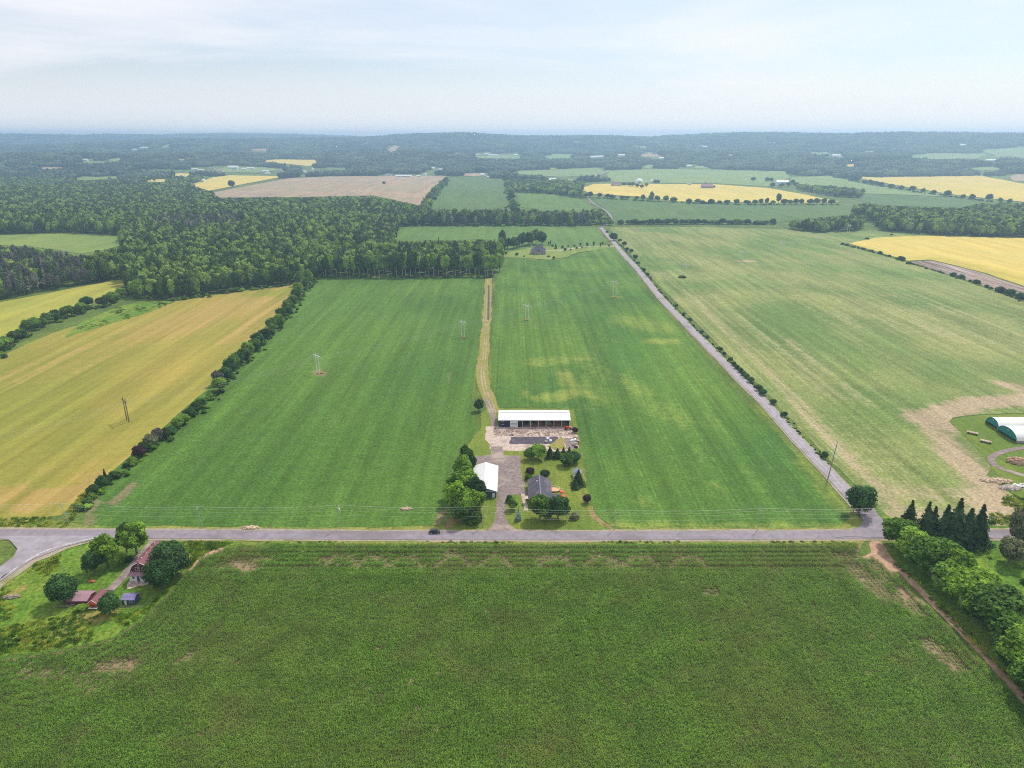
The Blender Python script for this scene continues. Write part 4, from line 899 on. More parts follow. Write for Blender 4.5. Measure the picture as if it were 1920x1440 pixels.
# mid farm: cedars, avenue
av = [(1029,461,1.4,7,'tall','dark'),(1032,460,1.4,7.5,'tall','dark'),(1036,463,2.4,4),(1042,467,3,8,'fir','dark'),(1054,466,2.4,4.5),(1060,471,2.6,5),(1065,464,1.2,4.5),(1070,470,1.4,3),(1077,463,1.8,4),(1081,467,2,3.4),(1088,462,1.8,6),(1091,466,1.4,3.5),(1101,464,2,8),(1113,462,1.8,8),(1126,463,1.6,7),(1130,459,1.6,5),(1142,463,1.6,4.5)]
row([s if len(s) > 4 else (*s, 'ball', 'dark') for s in av], ['dark'], 'small dark', 'the house along the gravel drive of the mid-distance house', 'young trees along the far gravel drive', thin=True)
hc = interp_line([(940,470),(965,466),(985,462),(1002,456),(1020,458)], 11, 3, 2, 8)
row(hc, ['hedge', 'dark', 'green'], 'rounded', 'the left in the grove behind the mid-distance house', 'grove behind the mid-distance house', sizes=lambda i: (rs.uniform(5.5, 8), rs.uniform(12, 18)+i*0.9))
row([(949,477,2.4,4,'ball','dark'),(969,480,2.8,5,'ball','dark'),(983,482,1.6,2.6,'ball','dark'),(1038,486,2.4,4,'ball','dark'),(1029,482,3,3,'bush','dark')], ['dark'], 'small dark', 'the left on the lawn of the mid-distance house', 'shrubs round the mid-distance house', cat='shrub', name='shrub')
# belts and hedges farther out
row(interp_line([(784,423),(960,423),(1085,423)], 40, 1, 1.5, 9), ['wood', 'hedge', 'wood', 'grey'], 'slender', 'the left in the tree belt beyond the far green field', 'tree belt beyond the far green field', shape='tall', sizes=lambda i: (rs.uniform(5, 7), rs.uniform(19, 27)), thin=True, pale=True)
row(interp_line([(793,395),(812,365),(838,338)], 12, 1, 0, 10), ['wood', 'hedge'], 'green', 'the near end of the hedge left of the far narrow field', 'hedge left of the narrow field', sizes=lambda i: (rs.uniform(7, 9), rs.uniform(13, 18)))
row(interp_line([(968,404),(960,375),(950,345)], 11, 1, 0, 11), ['wood', 'hedge'], 'green', 'the near end of the hedge right of the far narrow field', 'hedge right of the narrow field', sizes=lambda i: (rs.uniform(8, 10), rs.uniform(13, 18)))
row(interp_line([(1092,369),(1160,373),(1230,377),(1270,380)], 13, 2, .5, 12)+[(1222,374,7,22,'tall','dark')]+interp_line([(1285,382),(1400,383),(1570,383)], 20, 4, .4, 13)+[(1459,382,8,26,'tall','dark')], ['dark', 'hedge'], 'dark', 'the left in the hedge below the far yellow field', 'hedge below the far yellow field', sizes=lambda i: (rs.uniform(6, 10), rs.uniform(8, 15)))
row(interp_line([(1160,421),(1300,420.5),(1455,421)], 26, 1, .4, 14), ['dark', 'hedge'], 'dark', 'the left in the hedge above the pale hay field', 'hedge above the pale hay field', sizes=lambda i: (rs.uniform(6, 8.5), rs.uniform(7, 11)))
row(interp_line([(1590,338),(1660,352),(1725,360)], 9, 2, .5, 15)+[(1730,362,8,14),(1750,365,8,14),(1776,369,10,18),(1805,373,7,12),(1822,375,8,16),(1854,377,10,18),(1875,380,7,12),(1892,382,7,12)], ['dark'], 'dark', 'the left along the hedge of the rightmost yellow field', 'hedge beside the rightmost yellow field', sizes=lambda i: (rs.uniform(10, 13), rs.uniform(12, 17)))
row([(1579,459,4,4),(1588,461,4,4),(1601,464,3,2.6),(1618,468,4,4),(1634,472,4,4),(1650,476,4,5),(1668,482,3,4),(1688,488,6,7),(1705,495,5,4),(1788,518,4,6),(1802,522,4,6),(1832,532,5,6),(1850,539,3,4),(1875,548,6,8),(1895,553,6,8),(1912,560,6,8),(1625,449,4,4),(1672,441,3,3)], ['dark'], 'low dark', 'the upper end of the ditch beside the yellow field', 'bushes along the ditch beside the yellow field', shape='bush')
T(435, 352, 12, 24, 'round', 'dark', 'lone tree clump on the border of the far golden field')
T(720, 345, 8, 12, 'bush', 'dark', 'lone dark bush alone in the far brown field')
# ------------------------------------------------------------------ undergrowth and woods
under_src = []
for k_, (mt_, n_) in enumerate((('hedge', 500), ('green', 500), ('dark', 400), ('bright', 400), ('olive', 300))):
    me = crown_mesh('undergrowth', 60+k_, 'bush', n_, 1.5, 7); me.materials.append(LM[mt_]); under_src.append(me)
UX, UY, UR = [], [], []
def under(line, wid, d, r0, r1, seed):
    rg = random.Random(seed); W_ = [at(*q) for q in line]
    for a, b in zip(W_, W_[1:]):
        n = max(1, int((b-a).length/d)); dr = (b-a).normalized()
        for k in range(n):
            if math.sin(k*0.7*d/4+seed)+rg.uniform(-.7, 1.3) < -.2: continue
            q = a.lerp(b, (k+rg.random())/n); o_ = rg.gauss(0, wid/2); UX.append(q.x-dr.y*o_); UY.append(q.y+dr.x*o_); UR.append(rg.uniform(r0, r1))
under([(150,960),(196,912),(300,826),(395,752),(425,712),(500,638),(560,560),(592,524)], 5.0, 1.3, 1.0, 2.6, 1)
under([(-60,692),(12,654),(66,620),(128,594),(190,576),(238,553)], 6, 2.0, 1.6, 3.6, 2)
under([(1136,437),(1166,462),(1198,497),(1240,549),(1300,612),(1362,672),(1440,750),(1500,815),(1556,872)], 1.6, 2.2, .5, 1.3, 3)
under([(1580,460),(1640,474),(1702,493),(1800,522),(1860,543),(1925,567),(2000,590)], 3.5, 2.6, .9, 2.2, 4)
under([(245,558),(330,564),(400,553),(546,535)], 4, 2.2, 1.6, 3.4, 5)
under([(600,521),(760,520.5),(932,520)], 3, 3.5, 1.2, 2.6, 6)
under([(1095,371),(1230,379),(1400,385),(1575,385)], 8, 5, 2.5, 5, 7)
under([(1155,420),(1300,419),(1456,420)], 6, 4, 2, 4, 8)
under([(1590,339),(1725,362),(1900,384)], 8, 6, 2.5, 5, 9)
under([(784,424),(960,424),(1112,424)], 8, 3.5, 2.0, 4.5, 10)
under([(793,396),(838,338)], 10, 5, 3, 6, 11); under([(968,405),(950,345)], 10, 5, 3, 6, 12)
rg = np.random.default_rng(3); UX, UY, UR = np.array(UX), np.array(UY), np.array(UR)
scatter('undergrowth', np.column_stack([UX, UY, hgt(UX, UY)]), rg.uniform(0, 6.28, len(UX)), np.column_stack([UR, UR, UR*rg.uniform(.9, 1.7, len(UX))]), rg.choice(5, len(UX), p=[.38, .24, .2, .1, .08]), under_src, 'scrubby undergrowth filling the hedgerows, ditches and wood edges', 'undergrowth')
dead = [([(-100,468),(60,462),(150,480),(170,540),(60,560),(-100,560)], .8), ([(290,425),(450,418),(460,440),(300,446)], .75), ([(690,440),(740,400),(790,430),(745,470)], .3), ([(1050,405),(1130,405),(1130,424),(1050,424)], .4)]
W1 = [(-420,402),(820,402),(790,425),(748,428),(742,450),(830,458),(934,452),(938,516),(600,518),(590,524),(560,531),(400,548),(330,559),(245,553),(231,523),(150,536),(60,553),(0,564),(-160,590),(-420,640)]
woods('near_woods', W1, 7.4, (17, 26), (3.7, 6.8), 'dense mixed green woodland filling the left middle distance', 2, dead, spread=1.0)
W2 = [(-420,338),(380,338),(400,366),(560,373),(700,371),(790,388),(815,385),(820,402),(-420,402)]
woods('middle_woods', W2, 11, (17, 24), (6.0, 8.8), 'hazy woodland behind the dense left wood', 3, [([(-420,340),(380,340),(380,402),(-420,402)], .12)])
woods('belt_woods', [(778,411),(950,412),(1100,413),(1114,421),(1085,423),(960,423),(784,423)], 7.5, (17, 25), (4.0, 6.5), 'dense tree belt beyond the far green field', 12, [([(778,405),(1120,405),(1120,430),(778,430)], .25)], fields=False)
woods('copse', [(1480,430),(1500,416),(1560,412),(1622,424),(1600,438),(1545,438),(1500,434)], 9, (15, 21), (5.5, 8), 'dark copse at the head of the pale hay field', 4)
woods('right_woods', [(1600,402),(1640,390),(1720,394),(1920,397),(2300,400),(2300,446),(1920,446),(1790,443),(1650,433),(1640,418),(1600,409)], 9.5, (17, 24), (6, 9), 'dark woodland beyond the yellow field on the right', 5)
woods('strip_woods', [(1492,352),(1560,358),(1618,363),(1612,372),(1570,370),(1500,358)], 13, (14, 20), (7, 9), 'strip of hazy trees between the far pale fields', 6, fields=False)
woods('farm_woods', [(950,345),(1090,346),(1100,350),(1095,372),(1085,372),(1000,365),(968,362)], 13, (14, 20), (7, 10), 'hazy trees between the far narrow field and the side road', 7)
woods('road_woods', [(1098,425),(1112,398),(1150,408),(1170,417),(1160,424)], 12, (9, 15), (5, 8), 'trees round the bend of the far side road', 8)
# far buildings (photo position, length, width, eave, ridge, wall, roof, label, axis)
FB = [(1157,349,26,12,6,13,'cream','pink','pink roofed farmhouse at the left of the far yellow field','x'),(1148,349,10,9,4,8,'brick','pink','small pink outbuilding left of the pink farmhouse','y'),(1325,353,34,14,6,12,'pink','pink','low pink roofed farmhouse on the rise of the far yellow field','x'),(1322,350,12,12,8,14,'pink','oxblood','tall red gabled part beside the low pink farmhouse','y'),(1292,347,14,9,3.5,6,'white','pink','small pale shed left of the low pink farmhouse','x'),(1223,341,14,10,4,7,'white','white_x','white shed right of the pale dome','x'),
 (1466,345,40,18,7,12,'white','white_x','white farmhouse with a pale roof right of the lone tree','x'),(1459,349,16,10,6,9,'white','grey_shingle','grey roofed wing of the white farm','x'),(757,332,64,18,5,8,'white','white_x','long white barn at the top of the brown field','x'),(796,330,16,16,8,12,'white','white_x','tall white barn right of the long white barn','y'),(785,332,18,10,4,6,'white','white_x','small white shed between the two white barns','x'),(728,330,26,10,4,6,'white','grey_shingle','low grey shed left of the long white barn','x'),
 (905,330,18,14,6,10,'white','white_x','white barn at the head of the narrow green field','x'),(916,334,12,10,4,7,'white','white_x','small white shed right of the barn at the narrow field','x'),(366,319,30,14,4,7,'white','white_x','long white village shed, leftmost of the village','x'),(378,320,20,10,3,6,'cream','white_x','cream shed second from the left of the village','x'),(398,317,24,12,4,7,'cream','grey_shingle','grey roofed village house third from left','x'),(412,322,30,14,4,8,'cream','pink','cream house with pinkish roof in the village','x'),(438,316,44,22,6,12,'white','white_x','big white village hall, largest of the village','x'),(441,320,20,14,5,9,'white','grey_shingle','white house just below the village hall','x'),(458,319,20,12,4,8,'cream','white_x','cream village house right of the hall','x'),(470,317,34,14,4,7,'white','white_x','long pale shed right of the village hall','x'),(498,323,26,14,5,8,'white','white_x','white shed near the golden clearing','x'),(502,327,20,10,4,7,'cream','white_x','cream shed just below the white shed','x'),(524,321,26,10,4,6,'white','grey_shingle','pale shed at the right end of the village','x'),
 (376,336,22,14,6,9,'white','white_x','white farmhouse left of the gold field','x'),(381,341,14,12,6,10,'white','white_x','smaller white farmhouse just below it','y'),(340,332,22,12,4,7,'white','white_x','white shed beside the little gold clearing','x'),(314,344,12,10,5,8,'white','white_x','white cottage left of the gold field among trees','x'),(333,348,12,12,6,9,'white','white_x','white cottage hidden in the trees below the gold field','x'),
 (571,324,14,12,5,9,'white','white_x','white cottage in the woods left of the brown field','x'),(586,320,12,10,7,12,'white','white_x','tall white house in the woods above the brown field','y'),(811,318,20,14,6,10,'white','white_x','white house in the woods above the long barn','x'),(826,320,16,12,5,9,'cream','white_x','cream house in the woods right of the white one','x'),(160,302,26,14,6,9,'white','white_x','white hillside house on the far left','x'),(253,283,40,16,6,9,'white','white_x','white building on the far left hillside','x'),(272,279,70,20,6,9,'cream','white_x','long pale shed on the far left hillside','x'),(312,276,40,16,6,9,'white','white_x','small white building high on the left hillside','x'),
 (855,291,30,20,7,12,'white','white_x','white hillside building above the narrow field','x'),(893,292,34,18,7,12,'cream','white_x','cream hillside building second in the hill village','x'),(912,291,30,20,9,15,'white','white_x','tall white building in the hill village','x'),(925,293,60,20,7,11,'white','white_x','long white building in the hill village','x'),(940,293,30,20,8,13,'white','grey_shingle','grey roofed building at the right of the hill village','x'),(967,292,26,16,6,10,'white','white_x','small white hill building right of the village','x'),
 (1113,297,40,20,7,12,'white','white_x','white building beside the far road, left one','x'),(1126,296,50,20,7,12,'white','white_x','white building beside the far road, right one','x'),(1165,294,40,20,8,14,'cream','white_x','cream building on the wooded hill beyond the far road','x'),(1243,299,44,18,7,11,'white','white_x','white building right of the bare hill clearing','x'),(1291,313,26,14,6,9,'white','white_x','white house at the edge of the woods beyond the pale field','x'),(1321,277,30,18,8,12,'white','white_x','lone white building high on the right ridge','x'),(1568,294,44,16,7,11,'white','white_x','white building in the hazy woods right of centre','x'),(1578,297,40,16,6,10,'white','grey_shingle','grey roofed building in the hazy woods right of centre','x'),(1806,274,50,20,8,13,'white','white_x','white building high on the far right ridge','x'),(1862,303,70,20,6,10,'white','white_x','long white shed in the far right valley','x'),(1025,340,30,12,5,8,'white','white_x','white sheds among trees below the far road, left','x'),(1036,338,24,12,5,8,'cream','white_x','cream house among trees below the far road','x'),(1050,340,36,12,4,7,'white','grey_shingle','pale low shed among trees below the far road','x'),(1066,341,30,12,4,7,'white','white_x','white shed among trees nearest the far road','x')]

for q in FB:
    if q[1] < 345: FIELD_PX.append([(q[0]-7, q[1]-5), (q[0]+7, q[1]-5), (q[0]+7, q[1]+1), (q[0]-7, q[1]+1)])
# far groves on the plain and hills
def grove(seed, size=60, n=30):
    rg = np.random.default_rng(seed); V = []; Q = []; c = 0; v0, f0 = ICO1
    for i in range(n):
        x, y = rg.uniform(-size/2, size/2, 2); r = rg.uniform(5, 8.5); h = rg.uniform(11, 21)
        v = v0*rg.uniform(.8, 1.2, (len(v0), 1))*np.array([r, r, h*.5])+np.array([x, y, h*.5]); V.append(v); Q.append(f0+c); c += len(v0)
    me = qmesh('grove', np.vstack(V), np.vstack(Q)); me.materials.append(LM['far']); return me
groves = [grove(i) for i in range(6)]
def far_groves(name, r0, r1, d, sc, label, seed):
    xs = np.arange(-0.95*r1, 0.95*r1, d); ys = np.arange(r0*0.5, r1, d); X, Y = np.meshgrid(xs, ys); rg = np.random.default_rng(seed)
    X = X.ravel()+rg.uniform(-.3, .3, X.size)*d; Y = Y.ravel()+rg.uniform(-.3, .3, Y.size)*d; r = np.hypot(X, Y); k = (r > r0) & (r <= r1); X, Y = X[k], Y[k]
    z = hgt(X, Y); px, py = project(X, Y, z); k = (px > -420) & (px < 2340); X, Y, z, px, py = X[k], Y[k], z[k], px[k], py[k]
    ok = np.ones(len(X), bool); h = 15*sc
    for ex in (-.45, 0, .45):
        px, py = project(X+ex*d, Y, z); tx, ty = project(X+ex*d, Y, z+h)
        bx, by = project(X+ex*d, Y-d*.5, z)
        for f in FIELD_PX:
            if np.mean([q[1] for q in f]) > 400: continue
            ok &= ~pip(px, py, f) & ~pip(tx, ty, f) & ~pip(bx, by, f) & ~pip((px+tx)/2, (py+ty)/2, f)
    ok &= rg.random(len(X)) > 0.03
    X, Y, z = X[ok], Y[ok], z[ok]; s = sc*rg.uniform(.9, 1.15, len(X))
    zs = rg.uniform(.8, 1.2, len(X))*(1+0.5*np.sin(X/210)*np.sin(Y/180)*.5)*min(sc, 1.15)
    scatter(name, np.column_stack([X, Y, z]), rg.uniform(0, 6.28, len(X)), np.column_stack([s, s, zs]), rg.integers(0, 6, len(X)), groves, label, 'woods'); print(name, len(X))
far_groves('plain_woods', 2640, 4400, 48, 1.0, 'blue-hazed woodland covering the plain beyond the fields', 1)
far_groves('hill_woods', 4400, 8200, 62, 1.2, 'hazy blue woodland on the long ridge at the horizon', 2)
far_groves('distant_woods', 8200, 11300, 190, 3.4, 'pale blue woodland on the farthest ridge', 3)
# ------------------------------------------------------------------ building materials
def metal(name, c, ang=0.0, ribs=True, rough=0.5, period=0.9):
    m, t, bs = new_mat(name); p = t.obj(); n = t.noise(p, 0.35, 4, 0.6)
    t.l.new(t.mix(1.0, (*c, 1), t.ramp(n, 0.3, 0.75, 1.03, 0.86), 'MULTIPLY'), bs.inputs['Base Color']); bs.inputs['Roughness'].default_value = rough
    if ribs:
        w = t.node('ShaderNodeTexWave', wave_type='BANDS', bands_direction='X' if not ang else 'Y'); w.inputs['Scale'].default_value = 0.314/period*2
        t.l.new(p, w.inputs['Vector']); bump(t, bs, w.outputs['Fac'], 0.5, 0.06)
    return m
B = {'white_x': metal('white_metal_roof', (0.66, 0.67, 0.71)), 'white_y': metal('white_metal_roof_cross', (0.69, 0.69, 0.71), 1),
 'navy': metal('navy_cladding', (0.022, 0.028, 0.055)), 'slate': metal('slate_cladding', (0.075, 0.085, 0.13)),
 'inside': rough_mat('dark_timber', (0.035, 0.028, 0.026), (0.07, 0.055, 0.045), 1.2), 'white': rough_mat('white_paint', (0.72, 0.72, 0.72), (0.80, 0.80, 0.79), 1.0, None, 0.05, 0.6),
 'shingle': rough_mat('charcoal_shingles', (0.055, 0.052, 0.075), (0.10, 0.095, 0.125), 1.6, (0.13, 0.12, 0.15)), 'grey_shingle': rough_mat('grey_shingles', (0.17, 0.19, 0.24), (0.23, 0.26, 0.32), 1.5),
 'glass': None, 'deck': rough_mat('orange_deck_boards', (0.62, 0.36, 0.19), (0.72, 0.45, 0.26), 1.2), 'red': rough_mat('red_paint', (0.45, 0.035, 0.03), (0.30, 0.03, 0.03), 1.5, None, 0.1, 0.5),
 'oxblood': metal('oxblood_roof', (0.20, 0.075, 0.090), 1, rough=0.6), 'oxwall': rough_mat('oxblood_siding', (0.12, 0.035, 0.045), (0.16, 0.045, 0.055), 1.0),
 'pink': metal('faded_pink_roof', (0.34, 0.20, 0.245), rough=0.6), 'orange': rough_mat('orange_paint', (0.72, 0.13, 0.04), (0.55, 0.10, 0.035), 0.8), 'violet': metal('violet_roof', (0.24, 0.21, 0.40)),
 'teal': rough_mat('teal_fabric', (0.020, 0.20, 0.185), (0.025, 0.235, 0.21), 0.3, None, 0.05, 0.6), 'fabric': rough_mat('white_fabric', (0.74, 0.74, 0.72), (0.80, 0.80, 0.79), 0.15, (0.70, 0.70, 0.68), 0.05, 0.6),
 'timber': rough_mat('weathered_timber', (0.24, 0.20, 0.16), (0.34, 0.29, 0.24), 1.0), 'pole': rough_mat('pole_wood', (0.64, 0.62, 0.56), (0.74, 0.72, 0.66), 1.0), 'pole_grey': rough_mat('grey_pole_wood', (0.36, 0.35, 0.31), (0.46, 0.44, 0.40), 1.0), 'pole_dark': rough_mat('brown_pole_wood', (0.13, 0.10, 0.075), (0.20, 0.15, 0.11), 1.0),
 'porcelain': rough_mat('porcelain', (0.7, 0.72, 0.72), (0.75, 0.76, 0.76), 1, None, 0, 0.3, 0.5), 'wire': rough_mat('aluminium_wire', (0.62, 0.63, 0.62), (0.7, 0.7, 0.7), 1, None, 0, 0.4),
 'stone': rough_mat('field_stone', (0.34, 0.29, 0.25), (0.52, 0.46, 0.42), 1.2), 'brick': rough_mat('pinkish_brick', (0.42, 0.28, 0.26), (0.52, 0.38, 0.34), 1.0), 'tyre': rough_mat('black_rubber', (0.015, 0.015, 0.016), (0.03, 0.03, 0.03), 2),
 'carpaint': rough_mat('dark_car_paint', (0.018, 0.02, 0.024), (0.02, 0.022, 0.027), 1, None, 0, 0.25, 0.6), 'rust': rough_mat('rusty_orange', (0.30, 0.10, 0.04), (0.42, 0.17, 0.07), 1.5), 'cream': rough_mat('cream_siding', (0.60, 0.56, 0.48), (0.66, 0.62, 0.54), .5), 'tan': rough_mat('pale_heap', (0.62, 0.47, 0.33), (0.48, 0.36, 0.26), 1.1)}
gm, gt_, gb = new_mat('window_glass'); gb.inputs['Base Color'].default_value = (0.03, 0.035, 0.045, 1); gb.inputs['Roughness'].default_value = 0.1; gb.inputs['Specular IOR Level'].default_value = 0.6
B['glass'] = gm
def win(par, x, y, z, w, h, axis='y', s=-1, frame='white'):
    """window on a wall: axis y -> wall facing s*y"""
    f = MB(); g = MB(); t = .09
    if axis == 'y':
        f.box(x-w/2-t, y, z-t, x+w/2+t, y+s*.06, z+h+t); g.box(x-w/2, y+s*.062, z, x+w/2, y+s*.085, z+h)
    else:
        f.box(x, y-w/2-t, z-t, x+s*.06, y+w/2+t, z+h+t); g.box(x+s*.062, y-w/2, z, x+s*.085, y+w/2, z+h)
    wo = f.make('window', B[frame], par); g.make('pane', B['glass'], wo); return wo
def gable_house(name, label, cat, x, y, L_, Wd, eave, ridge, wall, roof, axis='x', rz=0, over=.45, z=None, group=None, wins=(), door=None, part=True):
    """walls pentagonal prism + two roof slabs; ridge along axis"""
    root = thing(name, label, cat, (x, y, gz(x, y) if z is None else z), rz, group)
    prof = [(-Wd/2, -0.6), (Wd/2, -0.6), (Wd/2, eave), (0, ridge-.02), (-Wd/2, eave)]
    b = MB(); b.prism(prof, -L_/2, L_/2); w = b.make('wall', B[wall], root, rz=(math.pi/2 if axis == 'x' else 0))
    sl = (ridge-eave)/(Wd/2); o = over; r = MB()
    for s in (-1, 1):
        r.slab((0, -L_/2-o, ridge+.12), (0, L_/2+o, ridge+.12), (s*(Wd/2+o), L_/2+o, eave-sl*o+.12), (s*(Wd/2+o), -L_/2-o, eave-sl*o+.12), .12)
    r.make('roof', B[roof], root, rz=(math.pi/2 if axis == 'x' else 0))
    return root
# ---- long open-fronted shed
a = at(936, 801); b_ = at(1068, 801); Lx = b_.x-a.x; Dp = 14.0
sh = thing('open_shed', 'long white roofed open-fronted farm shed with navy walls and a white door', 'shed', ((a.x+b_.x)/2, a.y, 0.2))
hx = Lx/2; ev, rg_ = 4.1, 5.7
cl = Lx*0.33
w = MB(); w.box(-hx, Dp-.2, 0, hx, Dp, ev); w.box(-hx, .21, 0, -hx+.2, Dp-.21, ev); w.box(hx-.2, .21, 0, hx, Dp-.21, ev); w.box(-hx+cl-.2, .21, 0, -hx+cl, Dp-.21, ev)
w.box(-hx, 0, 0, -hx+cl, .2, ev); w.add([(-hx,0,ev),(-hx,Dp,ev),(-hx,Dp/2,rg_-.05)], [(0,1,2)]); w.add([(hx,0,ev),(hx,Dp,ev),(hx,Dp/2,rg_-.05)], [(0,2,1)])
w.make('wall', B['navy'], sh)
n = 10; pw = (2*hx+1.0)/n
for i in range(n):        # roof panels, both slopes
    x0 = -hx-.5+i*pw; x1 = x0+pw-.02
    r = MB(); r.slab((x0, -.6, ev-.02+.12), (x1, -.6, ev-.02+.12), (x1, Dp/2, rg_+.12), (x0, Dp/2, rg_+.12), .08); r.make('roof_panel', B['white_x'], sh)
    r = MB(); r.slab((x0, Dp+.6, ev-.02+.12), (x1, Dp+.6, ev-.02+.12), (x1, Dp/2+.01, rg_+.12), (x0, Dp/2+.01, rg_+.12), .08); r.make('roof_panel', B['white_x'], sh)
MB().box(-hx-.5, Dp/2-.25, rg_+.125, hx+.5, Dp/2+.25, rg_+.19).make('ridge_cap', B['white_x'], sh)
MB().box(-hx-.5, -.72, ev-.1, hx+.5, -.6, ev+.14).make('gutter', B['white'], sh)
MB().box(-hx+cl, .02, ev-.5, hx, .2, ev-.02).make('lintel', B['inside'], sh)
for i in range(7):
    x = -hx+cl+(i)*(2*hx-cl-.2)/6; MB().box(x+.003, -.03 if i else -.05, 0, x+.22, .17 if i else -.003, ev-.55).make('post', B['pole'], sh)
MB().box(-hx+.2, .2, .02, hx-.2, Dp-.2, .06).make('floor_slab', M['soil'], sh)
dd = MB(); dx0, dx1 = -hx+cl*.47, -hx+cl*.80; dd.box(dx0, -.08, 0, dx1, -.003, 3.7); do = dd.make('door', B['white'], sh)
for k in range(4):
    q = (dx1-dx0-.5)/4; MB().box(dx0+.3+k*q, -.11, 1.55, dx0+.3+k*q+q*.82, -.083, 2.0).make('pane', B['glass'], do)
for z in (1.3, 3.0): win(sh, -hx+1.9, 0, z, 1.1, .35)
for i, x in enumerate((-2, 3, 8, 12.5, 16.5)):     # stored implements inside the bays
    bt = MB(); bt.box(-1.3, -2.0, .0, 1.3, 2.0, .5); bt.tube((-1.3, -1.2, .45), (1.3, -1.2, .45), .45, n=10); bt.box(-.8, -.2, .5, .8, 1.4, 1.5)
    tag(bt.make('farm_implement', B['rust' if i % 2 else 'timber'], None, (sh.location.x+x, sh.location.y+5, .25), rad(8*i)), 'brown farm implement parked in bay %s of the open shed' % ordw(i+1), 'implement', 'implements parked in the open shed')
# ---- white machine shed
pn = at(931, 922.5, 3.0); pf = at(932, 874, 3.0); Lm = pf.y-pn.y; Wm = 11.0
ms = thing('machine_shed', 'white metal roofed machine shed with dark blue gable beside the driveway', 'shed', (pn.x-Wm/2, (pn.y+pf.y)/2, .2))
b = MB(); b.prism([(-Wm/2, -.2), (Wm/2, -.2), (Wm/2, 3.0), (0, 4.78), (-Wm/2, 3.0)], -Lm/2+.3, Lm/2-.3); b.make('wall', B['slate'], ms)
gbm = MB(); gbm.prism([(-Wm/2, 3.02), (Wm/2, 3.02), (0, 4.77)], -Lm/2+.22, -Lm/2+.297); gbm.make('gable', B['grey_shingle'], ms)
n = 9; pl = (Lm)/n
for i in range(n):
    y0 = -Lm/2+i*pl; y1 = y0+pl-.015
    for s in (-1, 1):
        r = MB(); r.slab((0, y0, 4.95), (0, y1, 4.95), (s*(Wm/2+.35), y1, 3.0), (s*(Wm/2+.35), y0, 3.0), .08); r.make('roof_panel', B['white_y'], ms)
MB().box(-.22, -Lm/2, 4.955, .22, Lm/2, 5.01).make('ridge_cap', B['white'], ms)
yf = -Lm/2+.3
MB().box(Wm/2-1.9, yf-.06, -.1, Wm/2-.8, yf-.003, 2.1).make('door', B['white'], ms)
for x in (-Wm/2+.1, -.9, Wm/2-.1): MB().box(x-.09, yf-.1, -.1, x+.09, yf-.065, 3.0).make('trim', B['white'], ms)
MB().box(-Wm/2+.25, yf-.055, 0, -1.1, yf-.003, 2.7).make('sliding_door', B['navy'], ms)
MB().box(-Wm/2-.05, yf-.16, 2.94, Wm/2+.05, yf-.11, 3.06).make('trim', B['white'], ms)
# ---- dark roofed house
h0 = at(993, 940); h1 = at(1034, 940); hw = h1.x-h0.x
r1 = at(1012, 892.5, 5.6); r2 = at(1014.5, 925, 5.6)
Lh = (r1.y-r2.y)+1.5; cx_, cy_ = (h0.x+h1.x)/2-.2, (r1.y+r2.y)/2
hs = gable_house('farmhouse', 'single-storey house with dark charcoal roof behind two big front trees', 'house', cx_, cy_, Lh, hw, 3.0, 5.5, 'brick', 'shingle', 'y', z=.2)
n = 12; Wd2 = hw/2+.45; sl = 2.5/(hw/2)
for s in (-1, 1):
    for k in range(n):       # shingle courses
        f0, f1 = k/n, (k+1)/n
        c = MB(); c.slab((s*Wd2*f0, -Lh/2-.45, 5.66-sl*Wd2*f0), (s*Wd2*f0, Lh/2+.45, 5.66-sl*Wd2*f0), (s*Wd2*f1, Lh/2+.45, 5.69-sl*Wd2*f1), (s*Wd2*f1, -Lh/2-.45, 5.69-sl*Wd2*f1), .03); c.make('shingle_course', B['shingle'], hs)
MB().box(-.18, -Lh/2-.45, 5.70, .18, Lh/2+.45, 5.76).make('ridge_cap', B['grey_shingle'], hs)
for y in (-4, 0, 4): win(hs, hw/2, y, 1.0, 1.4, 1.2, 'x', 1); win(hs, -hw/2, y+1, 1.0, 1.4, 1.2, 'x', -1)
win(hs, -2.4, -Lh/2, 1.0, 1.8, 1.2); win(hs, 2.4, -Lh/2, 1.0, 1.8, 1.2)
pd = MB(); pd.box(-.5, -Lh/2-.07, 0, .5, -Lh/2-.003, 2.1); pd.make('door', B['white'], hs)
ch = MB(); ch.box(-1.5, 1.0, 4.4, -.8, 1.7, 6.5); ch.make('chimney', B['brick'], hs)
we_ = MB(); we_.box(hw/2+.003, -Lh/2+.4, -.2, hw/2+4.0, -Lh/2+3.6, 2.5); we_.make('wing_wall', B['brick'], hs)
wr_ = MB(); wr_.slab((hw/2+.5, -Lh/2+4.1, 3.25), (hw/2+4.4, -Lh/2+4.1, 3.25), (hw/2+4.4, -Lh/2, 2.6), (hw/2+.5, -Lh/2, 2.6), .12); wr_.make('wing_roof', B['shingle'], hs)
po = MB(); po.slab((-hw/2-2.1, -Lh/2+3.6, 2.75), (-hw/2-.46, -Lh/2+3.6, 2.75), (-hw/2-.46, -Lh/2+.9, 2.75), (-hw/2-2.1, -Lh/2+.9, 2.75), .12); po.make('porch_roof', M['gravel'], hs)
dp = at(1041, 921); dk = thing('deck', 'orange timber deck with white railing on the right of the dark roofed house', 'deck', (dp.x, dp.y, .2))
for k in range(14): MB().box(-1.9+k*.28, -1.6+max(0, k-8)*.18, .55, -1.9+k*.28+.26, 2.4-max(0, k-6)*.24, .62).make('board', B['deck'], dk)
MB().box(-1.9, -1.5, 0, 1.0, 2.3, .54).make('base', B['timber'], dk)
rl = [(-1.9, 2.45), (.2, 2.35), (2.0, .9), (2.0, -.5), (1.2, -1.6)]
